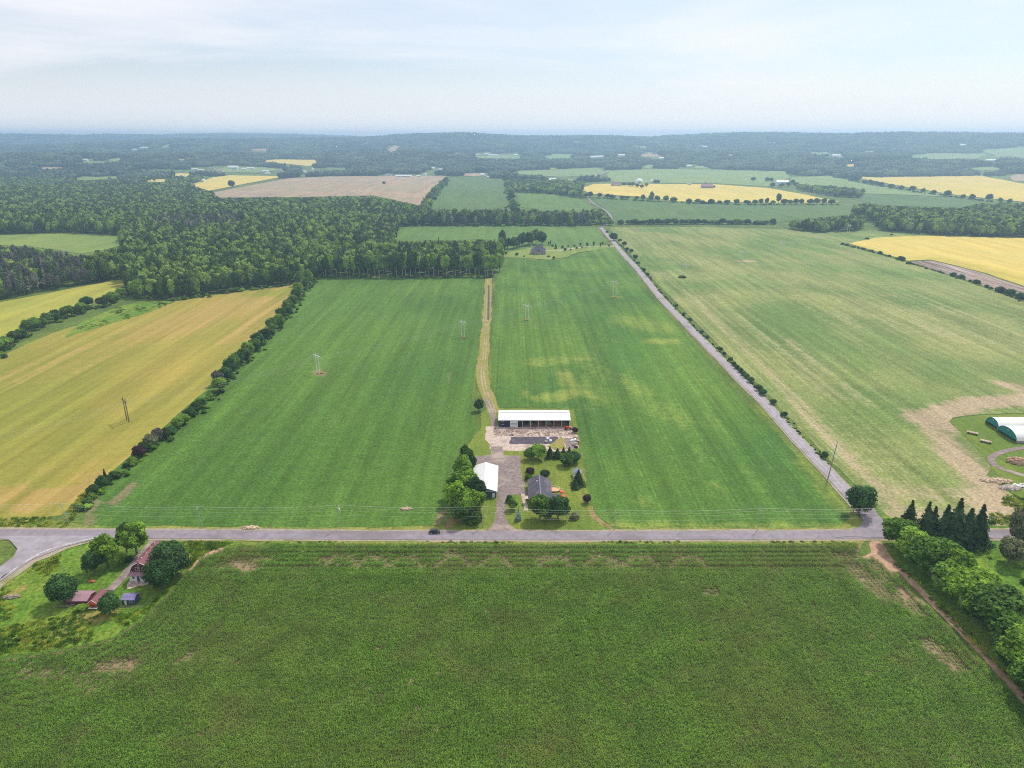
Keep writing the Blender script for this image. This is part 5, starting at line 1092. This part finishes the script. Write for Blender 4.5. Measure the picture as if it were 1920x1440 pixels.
for p, q in zip(rl, rl[1:]):
    t = MB(); t.tube((p[0], p[1], 1.45), (q[0], q[1], 1.45), .05); t.make('railing', B['white'], dk)
    for f in (0, .5): t = MB(); t.tube((p[0]+(q[0]-p[0])*f, p[1]+(q[1]-p[1])*f, .55), (p[0]+(q[0]-p[0])*f, p[1]+(q[1]-p[1])*f, 1.45), .05); t.make('post', B['white'], dk)
st = thing('deck_steps', 'red-orange curved steps with pale rails at the end of the deck', 'steps', (dp.x+3.0, dp.y-1.0, .2))
for k in range(3): MB().box(-.9+k*.6, -1.1, 0, -.32+k*.6, 1.0, .5-k*.16).make('step', B['orange'], st)
for y in (-1.15, 1.05): t = MB(); t.tube((-.9, y, 1.4), (.9, y, .9), .06); t.tube((.9, y, 0), (.9, y, .9), .05); t.make('rail', B['white'], st)
rp = at(1055, 932); t = MB(); t.tube((0, 0, 0), (0, 0, .45), 1.35, 1.25, 18); tag(t.make('round_bed', B['orange'], None, (rp.x, rp.y, .2)), 'low round red-orange planter on the lawn by the deck', 'planter')
# ---- garden shed
gp = at(1082, 893); gs = gable_house('garden_shed', 'small grey-blue roofed shed behind the lawn spruce', 'shed', gp.x, gp.y, 3.6, 3.8, 2.2, 3.3, 'white', 'grey_shingle', 'y', z=.2, over=.25)
MB().box(-.5, -1.88, 0, .5, -1.803, 1.9).make('door', B['slate'], gs)
# ---- corner farmhouse with gambrel roof
fw = at(244, 1090.5); fz = .25; Wg = 7.6; Lg = 15.5; fx = fw.x+Wg/2; fy = fw.y+Lg/2
fh = thing('gambrel_farmhouse', 'farmhouse with dark red gambrel roof and white ground floor by the road corner', 'house', (fx, fy, fz))
b = MB(); b.box(-Wg/2, -Lg/2, -.5, Wg/2, Lg/2, 2.5); b.make('ground_floor_wall', B['white'], fh)
gam = [(-Wg/2+.55, 2.9), (Wg/2-.55, 2.9), (2.3, 5.8), (0, 7.15), (-2.3, 5.8)]
b = MB(); b.prism(gam, -Lg/2+.9, Lg/2-.2); b.make('gable_wall', B['oxwall'], fh)
for s in (-1, 1):
    t = MB(); t.slab((0, -Lg/2+.7, 7.28), (0, Lg/2, 7.28), (s*2.4, Lg/2, 5.9), (s*2.4, -Lg/2+.7, 5.9), .1); t.make('upper_roof', B['oxblood'], fh)
    t = MB(); t.slab((s*2.42, -Lg/2+.7, 5.88), (s*2.42, Lg/2, 5.88), (s*(Wg/2+.35), Lg/2, 2.6), (s*(Wg/2+.35), -Lg/2+.7, 2.6), .1); t.make('lower_roof', B['oxblood'], fh)
    t = MB(); t.tube((0, -Lg/2+.66, 7.22), (s*2.44, -Lg/2+.66, 5.84), .09, n=4); t.make('bargeboard', B['white'], fh)
    t = MB(); t.tube((s*2.44, -Lg/2+.66, 5.84), (s*(Wg/2+.1), -Lg/2+.66, 3.0), .09, n=4); t.make('bargeboard', B['white'], fh)
t = MB(); t.slab((-Wg/2-.35, -Lg/2+.88, 3.2), (Wg/2+.35, -Lg/2+.88, 3.2), (Wg/2+.35, -Lg/2-.6, 2.4), (-Wg/2-.35, -Lg/2-.6, 2.4), .1); t.make('pent_roof', B['pink'], fh)
for x in (-1.15, 1.15):
    wo = win(fh, x, -Lg/2+.9, 3.9, .75, 1.1)
ch = MB(); ch.box(-.28, -Lg/2+.45, 2.9, .28, -Lg/2+.88, 7.9); ch.make('chimney', B['pink'], fh)
for x in (-2.3, 0.6, 2.9): win(fh, x, -Lg/2, 1.0, .7, .9)
MB().box(-1.1, -Lg/2-.07, -.2, -.2, -Lg/2-.003, 1.9).make('door', B['slate'], fh)
for y in (-4.5, -1, 2.5, 5.5): t = MB(); t.tube((-.05, y, 7.2), (-.05, y, 7.65), .16); t.make('roof_vent', B['white'], fh)
# sheds on the corner plot
p = at(147, 1133); s1 = gable_house('pink_roof_shed', 'low shed with faded pink metal roof beside the round dark tree', 'shed', p.x, p.y+2.3, 6.6, 5.4, 1.5, 2.2, 'oxwall', 'pink', 'x', z=.2, over=.3)
p = at(178, 1140); s2 = gable_house('orange_shed', 'narrow shed with bright orange gable front and white trim', 'shed', p.x, p.y+2.6, 6.6, 2.7, 2.3, 3.3, 'orange', 'oxblood', 'y', z=.2, over=.2)
for s in (-1, 1): t = MB(); t.tube((0, -3.55, 3.45), (s*1.6, -3.55, 2.2), .08, n=4); t.make('trim', B['white'], s2)
MB().box(-1.5, -3.9, .4, 1.5, -3.38, .5).make('step', B['white'], s2)
MB().box(-.8, -3.38, 0, .8, -3.305, 1.7).make('door', B['oxwall'], s2)
p = at(242, 1134); s3 = gable_house('violet_shed', 'small shed with violet-grey roof and white patterned door', 'shed', p.x, p.y+1.6, 4.2, 3.6, 2.0, 2.9, 'slate', 'violet', 'x', z=.2, over=.25)
win(s3, .9, -1.8, .7, .8, .8); MB().box(-1.3, -1.88, 0, -.5, -1.803, 1.7).make('door', B['white'], s3)
def rail_fence(label, pts, h=1.1, mat='timber', rails=2, step=2.6, z=.15):
    W_ = [at(*p) for p in pts]; root = thing('rail_fence', label, 'fence', (W_[0].x, W_[0].y, z)); o = W_[0]
    for a, b in zip(W_, W_[1:]):
        n = max(1, int((b-a).length/step))
        for k in range(n+1):
            q = a.lerp(b, k/n)-o; t = MB(); t.tube((q.x, q.y, 0), (q.x, q.y, h), .07, n=5); t.make('post', B[mat], root)
        for r in range(rails):
            zz_ = h*(.45+.45*r); p_, q_ = a-o, b-o; t = MB(); t.tube((p_.x, p_.y, zz_), (q_.x, q_.y, zz_), .05, n=4); t.make('rail', B[mat], root)
rail_fence('grey rail fence running from the round tree past the violet shed', [(222,1141),(245,1142),(268,1140)])
rail_fence('grey rail fence in front of the pink roofed shed', [(104,1140),(122,1141),(140,1139)])
rail_fence('leaning pale rail fence at the corn edge below the house', [(274,1136),(281,1128),(290,1118)], .9)
# ---- hoop barns
def hoop(label, y, x0, L_, Wd, hh):
    root = thing('hoop_barn', label, 'barn', (x0, y, .2), 0, 'fabric hoop barns at the right edge'); n = 14
    pr = [(math.cos(math.pi*k/n), math.sin(math.pi*k/n)**.85) for k in range(n+1)]
    prof = [(c*Wd/2, s*hh) for c, s in pr]
    V = [(0, -c, z) for c, z in prof]+[(L_, -c, z) for c, z in prof]
    obj('cover', mesh('cover', V, [(k, k+1, n+2+k, n+1+k) for k in range(n)], True), B['fabric'], root)
    # end curtain hung from the first hoop, open at the bottom
    k0 = 1; V = [(.25, -c*.985, max(z*.985, 1.5)) for c, z in prof if z > 1.2]; m = len(V)
    obj('end_curtain', mesh('end_curtain', V, [tuple(range(m))]), B['teal'], root)
    for k in range(n):
        t = MB(); t.tube((0, -prof[k][0], prof[k][1]), (0, -prof[k+1][0], prof[k+1][1]), .10, n=5); t.make('hoop', B['teal'], root)
    for s in (-1, 1): MB().box(.02, s*Wd/2-.12, 0, L_, s*Wd/2+.12, 1.3).make('side_wall', B['timber'], root)
    t = MB(); t.box(.1, -.3, hh*.72, .2, .3, hh*.80); t.make('lamp', B['white'], root)
    return root
c1 = at(1846, 794); c2 = at(1872, 808); c3 = at(1909, 832)
hoop('left of the two white hoop barns with a teal rounded end', (c1.y+c2.y)/2, (c1.x+c2.x)/2, 60, c1.y-c2.y+.6, 5.2)
hoop('right and nearer of the two white hoop barns with a teal end', (c2.y+c3.y)/2-.6, (c2.x+c3.x)/2-1.5, 60, c2.y-c3.y-1.0, 5.6)
for i, (px, py) in enumerate([(1882,811),(1886,813),(1890,815),(1894,818),(1907,831),(1871,806)]):
    p = at(px, py); t = MB(); t.box(-.45, -.45, 0, .45, .45, 1.5); t.box(-.5, -.5, 1.5, .5, .5, 1.6)
    tag(t.make('concrete_block', B['tan'], None, (p.x, p.y, .2)), 'pale block %s from the left along the hoop barn ends' % ordw(i+1), 'block', 'blocks at the hoop barn ends')
for i, (px, py, w_) in enumerate([(1823,814,'upper left'),(1848,830,'lower right')]):
    p = at(px, py); rt = thing('flat_wagon', 'flat slatted hay wagon, %s of the pair on the lawn by the barns' % w_, 'wagon', (p.x, p.y, .25), rad(-38), 'flat wagons on the barn lawn')
    for k in range(8): MB().box(-2.6+k*.65, -1.15, .8, -2.6+k*.65+.55, 1.15, .9).make('plank', M['gravel'], rt)
    MB().box(-2.6, -.9, .62, 2.55, .9, .79).make('chassis', B['oxwall'], rt)
    for x in (-1.8, 1.8):
        for s in (-1, 1): t = MB(); t.tube((x, s*1.0, .38), (x, s*1.22, .38), .38, n=12); t.make('wheel', B['tyre'], rt)
# heaps, stones, debris
def heap(name, label, cat, px, py, rx, ry, h, mat, seed=1, n=26, sz=.5, base=True):
    p = at(px, py); rg = np.random.default_rng(seed); V = []; Q = []; c = 0; v0, f0 = ICO1
    for i in range(n):
        a = rg.uniform(0, 6.28); q = rg.uniform(0, 1)**.5; s = sz*rg.uniform(.5, 1.2)
        v = v0*rg.uniform(.7, 1.2, (len(v0), 1))*np.array([s, s*rg.uniform(.6, 1.2), s*.6])+np.array([math.cos(a)*q*rx, math.sin(a)*q*ry, h*(1-q*q)+s*.1]); V.append(v); Q.append(f0+c); c += len(v0)
    if base:
        v = v0*rg.uniform(.9, 1.1, (len(v0), 1))*np.array([rx, ry, h]); V.append(v); Q.append(f0+c)
    o = obj(name, qmesh(name, np.vstack(V), np.vstack(Q)), mat, None, (p.x, p.y, p.z+.2)); return tag(o, label, cat)
heap('stone_heap', 'pale heap of field stones on the verge above the main road', 'stone heap', 470, 990.5, 4.0, 1.6, .5, B['tan'], 1, 40, .45)
heap('sand_heap', 'small orange sandy heap in the left soybean field', 'heap', 762, 955, 2.6, 1.4, .5, B['tan'], 2, 14, .5)
heap('earth_mound', 'large reddish earth mound beside the curved farm lane', 'mound', 1916, 867, 8.5, 5, 1.6, M['dirt'], 3, 40, .9)
heap('rubble_heap', 'pale rubble strip at the hay field edge near the right side', 'rubble heap', 1868, 902, 7.5, 3.0, .6, B['tan'], 4, 90, .6)
heap('rubble_heap', 'greyish rubble spread below the longer rubble strip', 'rubble heap', 1893, 915, 5.5, 3.0, .5, B['stone'], 5, 60, .6)
heap('white_stones', 'white stone blocks at the right edge above the grey-brown conifers', 'stones', 1916, 912, 4, 2, .4, B['white'], 6, 22, .8, False)
heap('log_pile', 'dark heap of scrap wood in the rough grass left of the round tree', 'wood heap', 22, 1120, 3.2, 1.2, .4, B['timber'], 7, 24, .5)
heap('brush_pile', 'small rusty brush pile on the corner lawn', 'heap', 173, 1091, 1.6, .9, .5, B['rust'], 8, 10, .4)
heap('garden_stones', 'pale pile of stones in front of the white farmhouse wall', 'stones', 262, 1094, 3.6, .9, .2, B['stone'], 9, 30, .35, False)
for i, (px, py) in enumerate([(601,701),(870,634),(988,601),(1154,558)]):
    heap('pole_base_stones', 'brown stones round pylon foot %s from the left in the soybeans' % ordw(i+1), 'stones', px, py, 2.6, 1.4, .3, B['rust'], 20+i, 16, .5, False)
rg5 = random.Random(7)
V = MB()
for i in range(650):      # litter of broken boards and rubble too small to pick apart
    p = at(rg5.uniform(926, 1080), rg5.choice([803.5, 805.5, 808, 810.5, 813, 816.5])+rg5.gauss(0, 1.1)); l, w_, h_, a = rg5.uniform(.3, 1.5), rg5.uniform(.15, .4), rg5.uniform(.05, .3), rg5.uniform(-1.6, 1.6)
    ca, sa = math.cos(a)*l/2, math.sin(a)*l/2; nx_, ny_ = -math.sin(a)*w_/2, math.cos(a)*w_/2; z0, z1 = .2, .2+h_
    q = [(p.x-ca-nx_, p.y-sa-ny_), (p.x+ca-nx_, p.y+sa-ny_), (p.x+ca+nx_, p.y+sa+ny_), (p.x-ca+nx_, p.y-sa+ny_)]
    V.add([(*k, z0) for k in q]+[(*k, z1) for k in q], [(4, 5, 6, 7), (0, 1, 5, 4), (1, 2, 6, 5), (2, 3, 7, 6), (3, 0, 4, 7)])
V.make('debris', rough_mat('debris_mix', (0.16, 0.10, 0.08), (0.56, 0.43, 0.37), 0.9, (0.60, 0.50, 0.45))); tag(bpy.data.objects['debris'], 'litter of boards, bricks and rubble on the gravel before the open shed', 'debris', None, 'stuff')
for i, (px, py, m_) in enumerate([(960,817,'timber'),(1072,828,'white'),(1078,826,'white'),(1075,836,'timber'),(1080,840,'tyre'),(1081,833,'stone'),(1027,824,'white'),(1032,828,'white'),(1024,830,'stone'),(1079,822,'timber'),(1083,831,'tyre')]):
    p = at(px, py); t = MB(); t.box(-.9, -.6, 0, .9, .6, .5); t.box(-.5, -.4, .5, .7, .3, .8)
    tag(t.make('scrap_stack', B[m_], None, (p.x, p.y, .3), rad(37*i)), '%s scrap stack, %s from the left on the yard slabs' % ({'timber': 'brown wooden', 'white': 'pale', 'tyre': 'black', 'stone': 'grey'}[m_], ordw([p_[0] for p_ in sorted([(960,),(1072,),(1078,),(1075,),(1080,),(1081,),(1027,),(1032,),(1024,),(1079,),(1083,)])].index(px)+1)), 'scrap stack', 'scrap stacked around the yard slabs')
# red machine
p = at(1065, 806.5); rm = thing('farm_machine', 'red wheeled farm implement parked at the right end of the open shed', 'farm machine', (p.x, p.y, .25))
t = MB(); t.box(-2.2, -.25, .8, 2.2, .25, 1.05); t.box(-2.2, .8, .8, 2.2, 1.0, 1.0); t.box(-1.9, .25, .82, -1.7, .8, 1.0); t.box(1.7, .25, .82, 1.9, .8, 1.0); t.make('frame', B['red'], rm)
t = MB(); t.box(-1.2, -.9, 1.06, .4, .7, 1.9); t.make('hopper', B['red'], rm); t = MB(); t.tube((2.2, 0, .9), (3.6, -.1, .5), .08); t.make('drawbar', B['red'], rm)
for x in (-1.3, 1.3):
    for y in (-.7, 1.3): t = MB(); t.tube((x, y, .5), (x, y+.25, .5), .5, n=12); t.make('wheel', B['tyre'], rm)
for k in range(6): t = MB(); t.tube((-2+k*.8, 1.05, .9), (-2+k*.8, 1.5, .1), .05, n=4); t.make('tine', B['red'], rm)
# car
p = at(815.5, 1000.2); car = thing('parked_car', 'dark car driving on the far lane of the main road', 'car', (p.x, p.y, .33)); car.name = 'car'
prof = [(-2.2, .32), (2.2, .32), (2.25, .75), (1.35, .88), (.75, 1.02), (-2.1, 1.05), (-2.25, .8)]
cab = [(1.3, .9), (.55, 1.5), (-1.3, 1.55), (-2.05, 1.03), (-1.9, .98)]
b = MB(); b.prism(prof, -.9, .9); b.make('body', B['carpaint'], car)
b = MB(); b.prism([(1.15, .95), (.5, 1.42), (-1.35, 1.46), (-1.95, 1.04)], -.78, .78); b.make('window', B['glass'], car)
b = MB(); b.box(-1.3, -.7, 1.47, .45, .7, 1.55); b.make('roof', B['carpaint'], car)
for x in (-1.35, 1.35):
    for s in (-1, 1):
        t = MB(); t.tube((x, s*.72, .33), (x, s*.93, .33), .33, n=14); wo = t.make('wheel', B['tyre'], car); t = MB(); t.tube((x, s*.931, .33), (x, s*.945, .33), .19, n=10); t.make('rim', B['wire'], wo)
for s in (-1, 1): MB().box(2.2, s*.7-.18, .62, 2.27, s*.7+.18, .76).make('headlight', B['white'], car); MB().box(-2.28, s*.7-.15, .8, -2.2, s*.7+.15, .95).make('tail_light', B['red'], car)
# ---- roadside poles and wires
def pole(px, py, h, label, tilt=0, xfmr=False, arm=True, mat='pole_grey', rad_=.14, n='utility_pole'):
    p = at(px, py); r = thing(n, label, 'utility pole', (p.x, p.y, p.z+.15), 0, 'utility poles beside the main road' if arm else None)
    t = MB(); t.tube((0, 0, 0), (tilt, 0, h), rad_, rad_*.65, 8); t.make('post', B[mat], r)
    if arm:
        t = MB(); t.box(tilt-.07, -1.1, h-.75, tilt+.07, 1.1, h-.6); t.make('crossarm', B[mat], r)
        for y in (-1, 0, 1): t = MB(); z = h-.6 if y else h; t.tube((tilt, y, z), (tilt, y, z+.25), .07, .05); t.make('insulator', B['porcelain'], r)
        if xfmr: t = MB(); t.tube((tilt+.3, 0, h-2.3), (tilt+.3, 0, h-1.3), .28, n=10); t.make('transformer', B['porcelain'], r)
    return p
PP = [(-160,985,10),(131,986,10),(380,990,9.4),(638,991,10.4),(905,989,9.3),(1153,993,8.6),(1421,993,9.4),(1690,990,9.4),(1960,988,9.4)]
pl_ = []
for i, (x, y, h) in enumerate(PP):
    p = pole(x, y, h, 'slim pale utility pole by the main road, %s from the left' % ordw(i+1), [0, -1.6, -1.0, 0, 0, 0, 0, 0, 0][i], i == 3); pl_.append((p.x+[0, -1.6, -1.0, 0, 0, 0, 0, 0, 0][i], p.y, h+.15+p.z))
def wire(name, pts, r, label, sag, cat='cable', dz=0, dy=0, group=None):
    b = MB()
    for a, c in zip(pts, pts[1:]):
        a, c = Vector(a), Vector(c); n = 8; prev = None
        for k in range(n+1):
            f = k/n; q = a.lerp(c, f)+Vector((0, dy, dz-4*sag*f*(1-f)))
            if prev is not None: b.tube(prev, q, r, n=3)
            prev = q
    o = b.make(name, B['wire']); return tag(o, label, cat, group)
for k, (dy, dz, s, l) in enumerate([(0, .25, .9, 'topmost thin power wire strung along the main road'), (-1, -.35, .9, 'near-side power wire on the crossarms along the main road'), (1, -.35, .9, 'far-side power wire on the crossarms along the main road'), (0, -2.2, .7, 'lower service wire below the crossarms along the main road'), (-.15, -4.2, .6, 'lowest telephone cable on the roadside poles')]):
    wire('power_wire', pl_, .012, l, s, dy=dy, dz=dz, group='wires along the main road')
for px, py, h, l, ti in [(507,1015,6.6,'thin white marker pole leaning on the near verge of the road',-.8),(1382,1019,4.0,'short white marker post on the near verge right of centre',0),(395,1004,1.8,'tiny white post at the near road edge by the house drive',0),(1438,748,5.0,'thin pole among the bushes beside the side road',0)]:
    p = at(px, py); t = MB(); t.tube((0, 0, 0), (ti, 0, h), .09, .06, 6); tag(t.make('marker_pole', B['porcelain'], None, (p.x, p.y, .2)), l, 'pole')
# pylons
def pylon(px, py, h, label, ang=rad(45), mat='pole', sc=1.0):
    p = at(px, py); r = thing('timber_pylon', label, 'pylon', (p.x, p.y, p.z+.1), ang+math.pi/2, 'timber pylons crossing the fields')
    for s in (-1, 1): t = MB(); t.tube((s*1.75, 0, 0), (s*1.75, 0, h), .30*sc, .22*sc, 7); t.make('pole', B[mat], r)
    MB().box(-4.3, -.16, h-2.0, 4.3, .16, h-1.65).make('crossarm', B[mat], r)
    for s in (-1, 1): t = MB(); t.tube((s*1.75, .0, h-4.2), (-s*1.75*.2, 0, h-2), .08); t.make('brace', B[mat], r)
    for x in (-4, 0, 4): t = MB(); t.tube((x, 0, h-2.0), (x, 0, h-3.2), .13, n=6); t.make('insulator', B['porcelain'], r)
    return p
PY = [(240,790,13.8,'pole_dark'),(597,700,14,'pole'),(868,632,14,'pole'),(988,600,14.5,'pole'),(1152,556,16.5,'pole'),(1283,521,17,'pole'),(1388,491,15,'pole'),(1465,471,14.5,'pole'),(1527,455,14,'pole'),(1590,438,15,'pole')]
pw_ = [at(q[0], q[1]) for q in PY]
for i, q in enumerate(PY):
    a, b = pw_[max(i-1, 0)], pw_[min(i+1, len(PY)-1)]; an = math.atan2(b.y-a.y, b.x-a.x)
    pylon(q[0], q[1], q[2], '%s H-frame timber pylon, %s from the left along the line' % ('dark' if i == 0 else 'pale', ordw(i+1)), an, q[3])
p0 = pw_[0]+(pw_[0]-pw_[1]); ln = [(p0, 13.8)]+[(p, q[2]) for p, q in zip(pw_, PY)]
for off, l in ((-4, 'near conductor of the pylon line crossing the fields'), (0, 'middle conductor of the pylon line crossing the fields'), (4, 'far conductor of the pylon line crossing the fields')):
    pts = []
    for i, (p, h) in enumerate(ln):
        a, b = ln[max(i-1, 0)][0], ln[min(i+1, len(ln)-1)][0]; d = (b-a).normalized()
        pts.append((p.x+d.y*off, p.y-d.x*off, p.z+h-3.2))
    wire('power_wire', pts, .03, l, 2.2, group='conductors of the pylon line')
p = at(1552, 899); tp = thing('tall_pole', 'tall brown timber power pole with cross-arms beside the side road', 'utility pole', (p.x, p.y, .2), rad(-45))
t = MB(); t.tube((0, 0, 0), (1.2, 1.2, 19), .26, .14, 9); t.make('post', B['timber'], tp)
for z, l in ((17.6, 3.4), (15.2, 3.8), (12.4, 3.4)): f = z/19*1.2; t = MB(); t.tube((f-l/1.4, f+l/1.4, z+.4), (f+l/1.4, f-l/1.4, z-.4), .10, n=5); t.make('crossarm', B['pole'], tp)
for x, y in ((-4, 3), (3, 4)): t = MB(); t.tube((x, y, 0), (1, 1, 16.5), .035, n=3); t.make('guy_wire', B['wire'], tp)
# ---- mid-distance house
p = at(1009, 478); mh = thing('hip_roof_house', 'mid-distance house with dark hip roof and pale walls at the end of a gravel drive', 'house', (p.x, p.y+8, gz(p.x, p.y+8)+.3))
def hip(par, x0, x1, y0, y1, ev, rh, mat, name='roof'):
    i = min(x1-x0, y1-y0)/2; o = .6; x0 -= o; x1 += o; y0 -= o; y1 += o; i += o; cy = (y0+y1)/2; cx = (x0+x1)/2
    v = [(x0,y0,ev),(x1,y0,ev),(x1,y1,ev),(x0,y1,ev)]+([(x0+i,cy,rh),(x1-i,cy,rh)] if x1-x0 >= y1-y0 else [(cx,y0+i,rh),(cx,y1-i,rh)])
    f = [(0,1,5,4),(1,2,5),(2,3,4,5),(3,0,4),(3,2,1,0)] if x1-x0 >= y1-y0 else [(0,1,4),(1,2,5,4),(2,3,5),(3,0,4,5),(3,2,1,0)]
    b = MB(); b.add(v, f); return b.make(name, B[mat], par)
MB().box(-10, -8, -1, 10, 4, 4.5).make('wall', B['brick'], mh); hip(mh, -10, 10, -8, 4, 4.5, 9.0, 'shingle')
MB().box(-7, 4.01, -1, 10, 15, 4.4).make('rear_wall', B['brick'], mh); hip(mh, -8, 11, 3, 16, 4.8, 10.5, 'shingle')
MB().box(-4, -11, -1, 4, -8.01, 4.2).make('bay_wall', B['brick'], mh); hip(mh, -4, 4, -11, -6, 4.25, 7.5, 'shingle')
for x in (-8, -5.6, 6, 8.4): win(mh, x, -8, 1.0, 1.4, 1.9)
for x in (-2, 1.2): win(mh, x, -11, 1.0, 1.5, 1.9)
MB().box(-.6, -11.08, 0, .0, -11.003, 2.1).make('door', B['slate'], mh)
# ---- far farms and village
def far_b(px, py, L_, Wd, ev, rd, wall, roof, label, axis='x', name='farm_building', cat='building'):
    p = at(px, py); r = gable_house(name, label, cat, p.x, p.y, L_, Wd, ev, rd, wall, roof, axis, z=p.z+float(zoff(1, math.hypot(p.x, p.y)))*.5)
    for k in range(3):
        if axis == 'x': win(r, (k-1)*L_/3.4, -Wd/2, 1.2, L_*.09, 1.6, frame='slate')
    MB().box(-L_*.08+L_*.16, -Wd/2-.1 if axis == 'x' else -L_/2-.1, 0, L_*.02+L_*.16, (-Wd/2 if axis == 'x' else -L_/2)-.003, 2.4).make('door', B['slate'], r)
    return r
for q in FB: far_b(*q[:9], axis=q[9])
p = at(1198, 343); dm_ = thing('storage_dome', 'pale rounded storage dome behind the far farm trees', 'dome', (p.x, p.y, p.z+.5)); v, f = ICO2
obj('shell', qmesh('shell', v*np.array([15, 15, 15]), f, True), B['white'], dm_); MB().box(-3, -15.6, 0, 3, -12, 5).make('door', B['slate'], dm_)
fa = [(1170,349),(1180,349),(1186,350),(1195,352),(1203,353),(1212,350),(1228,345),(1234,345),(1318,350),(1330,353),(1338,353),(1448,352),(1465,351),(1478,350),(1492,349),(1486,346),(1438,341),(1446,341),(1412,340)]
row(fa[:8], ['dark', 'hedge'], 'round', 'the left in the clump at the pink farmhouse', 'trees around the far pink farmhouse', sizes=lambda i: (rs.uniform(7, 10), rs.uniform(10, 15)))
row(fa[8:11], ['dark'], 'dark', 'the left beside the low pink farmhouse', 'trees at the low pink farmhouse', sizes=lambda i: (rs.uniform(5, 7), rs.uniform(6, 9)))
row(fa[11:], ['dark'], 'dark', 'the left by the far white farm', 'trees around the far white farm', sizes=lambda i: (rs.uniform(8, 11), rs.uniform(12, 17)))
# ------------------------------------------------------------------ haze
hz_ = MB(); hz_.box(-12800, -40, -5.5, 12800, 12800, 222)
hm = bpy.data.materials.new('haze'); hm.use_nodes = True; hn = hm.node_tree.nodes; hn.remove(hn['Principled BSDF'])
pv = hn.new('ShaderNodeVolumePrincipled'); pv.inputs['Color'].default_value = (*HAZE_C, 1); pv.inputs['Density'].default_value = HAZE_D; pv.inputs['Anisotropy'].default_value = 0.5
hm.node_tree.links.new(pv.outputs[0], hn['Material Output'].inputs['Volume'])
tag(hz_.make('haze', hm), 'thin summer haze over the fields and hills', 'haze', None, 'stuff')
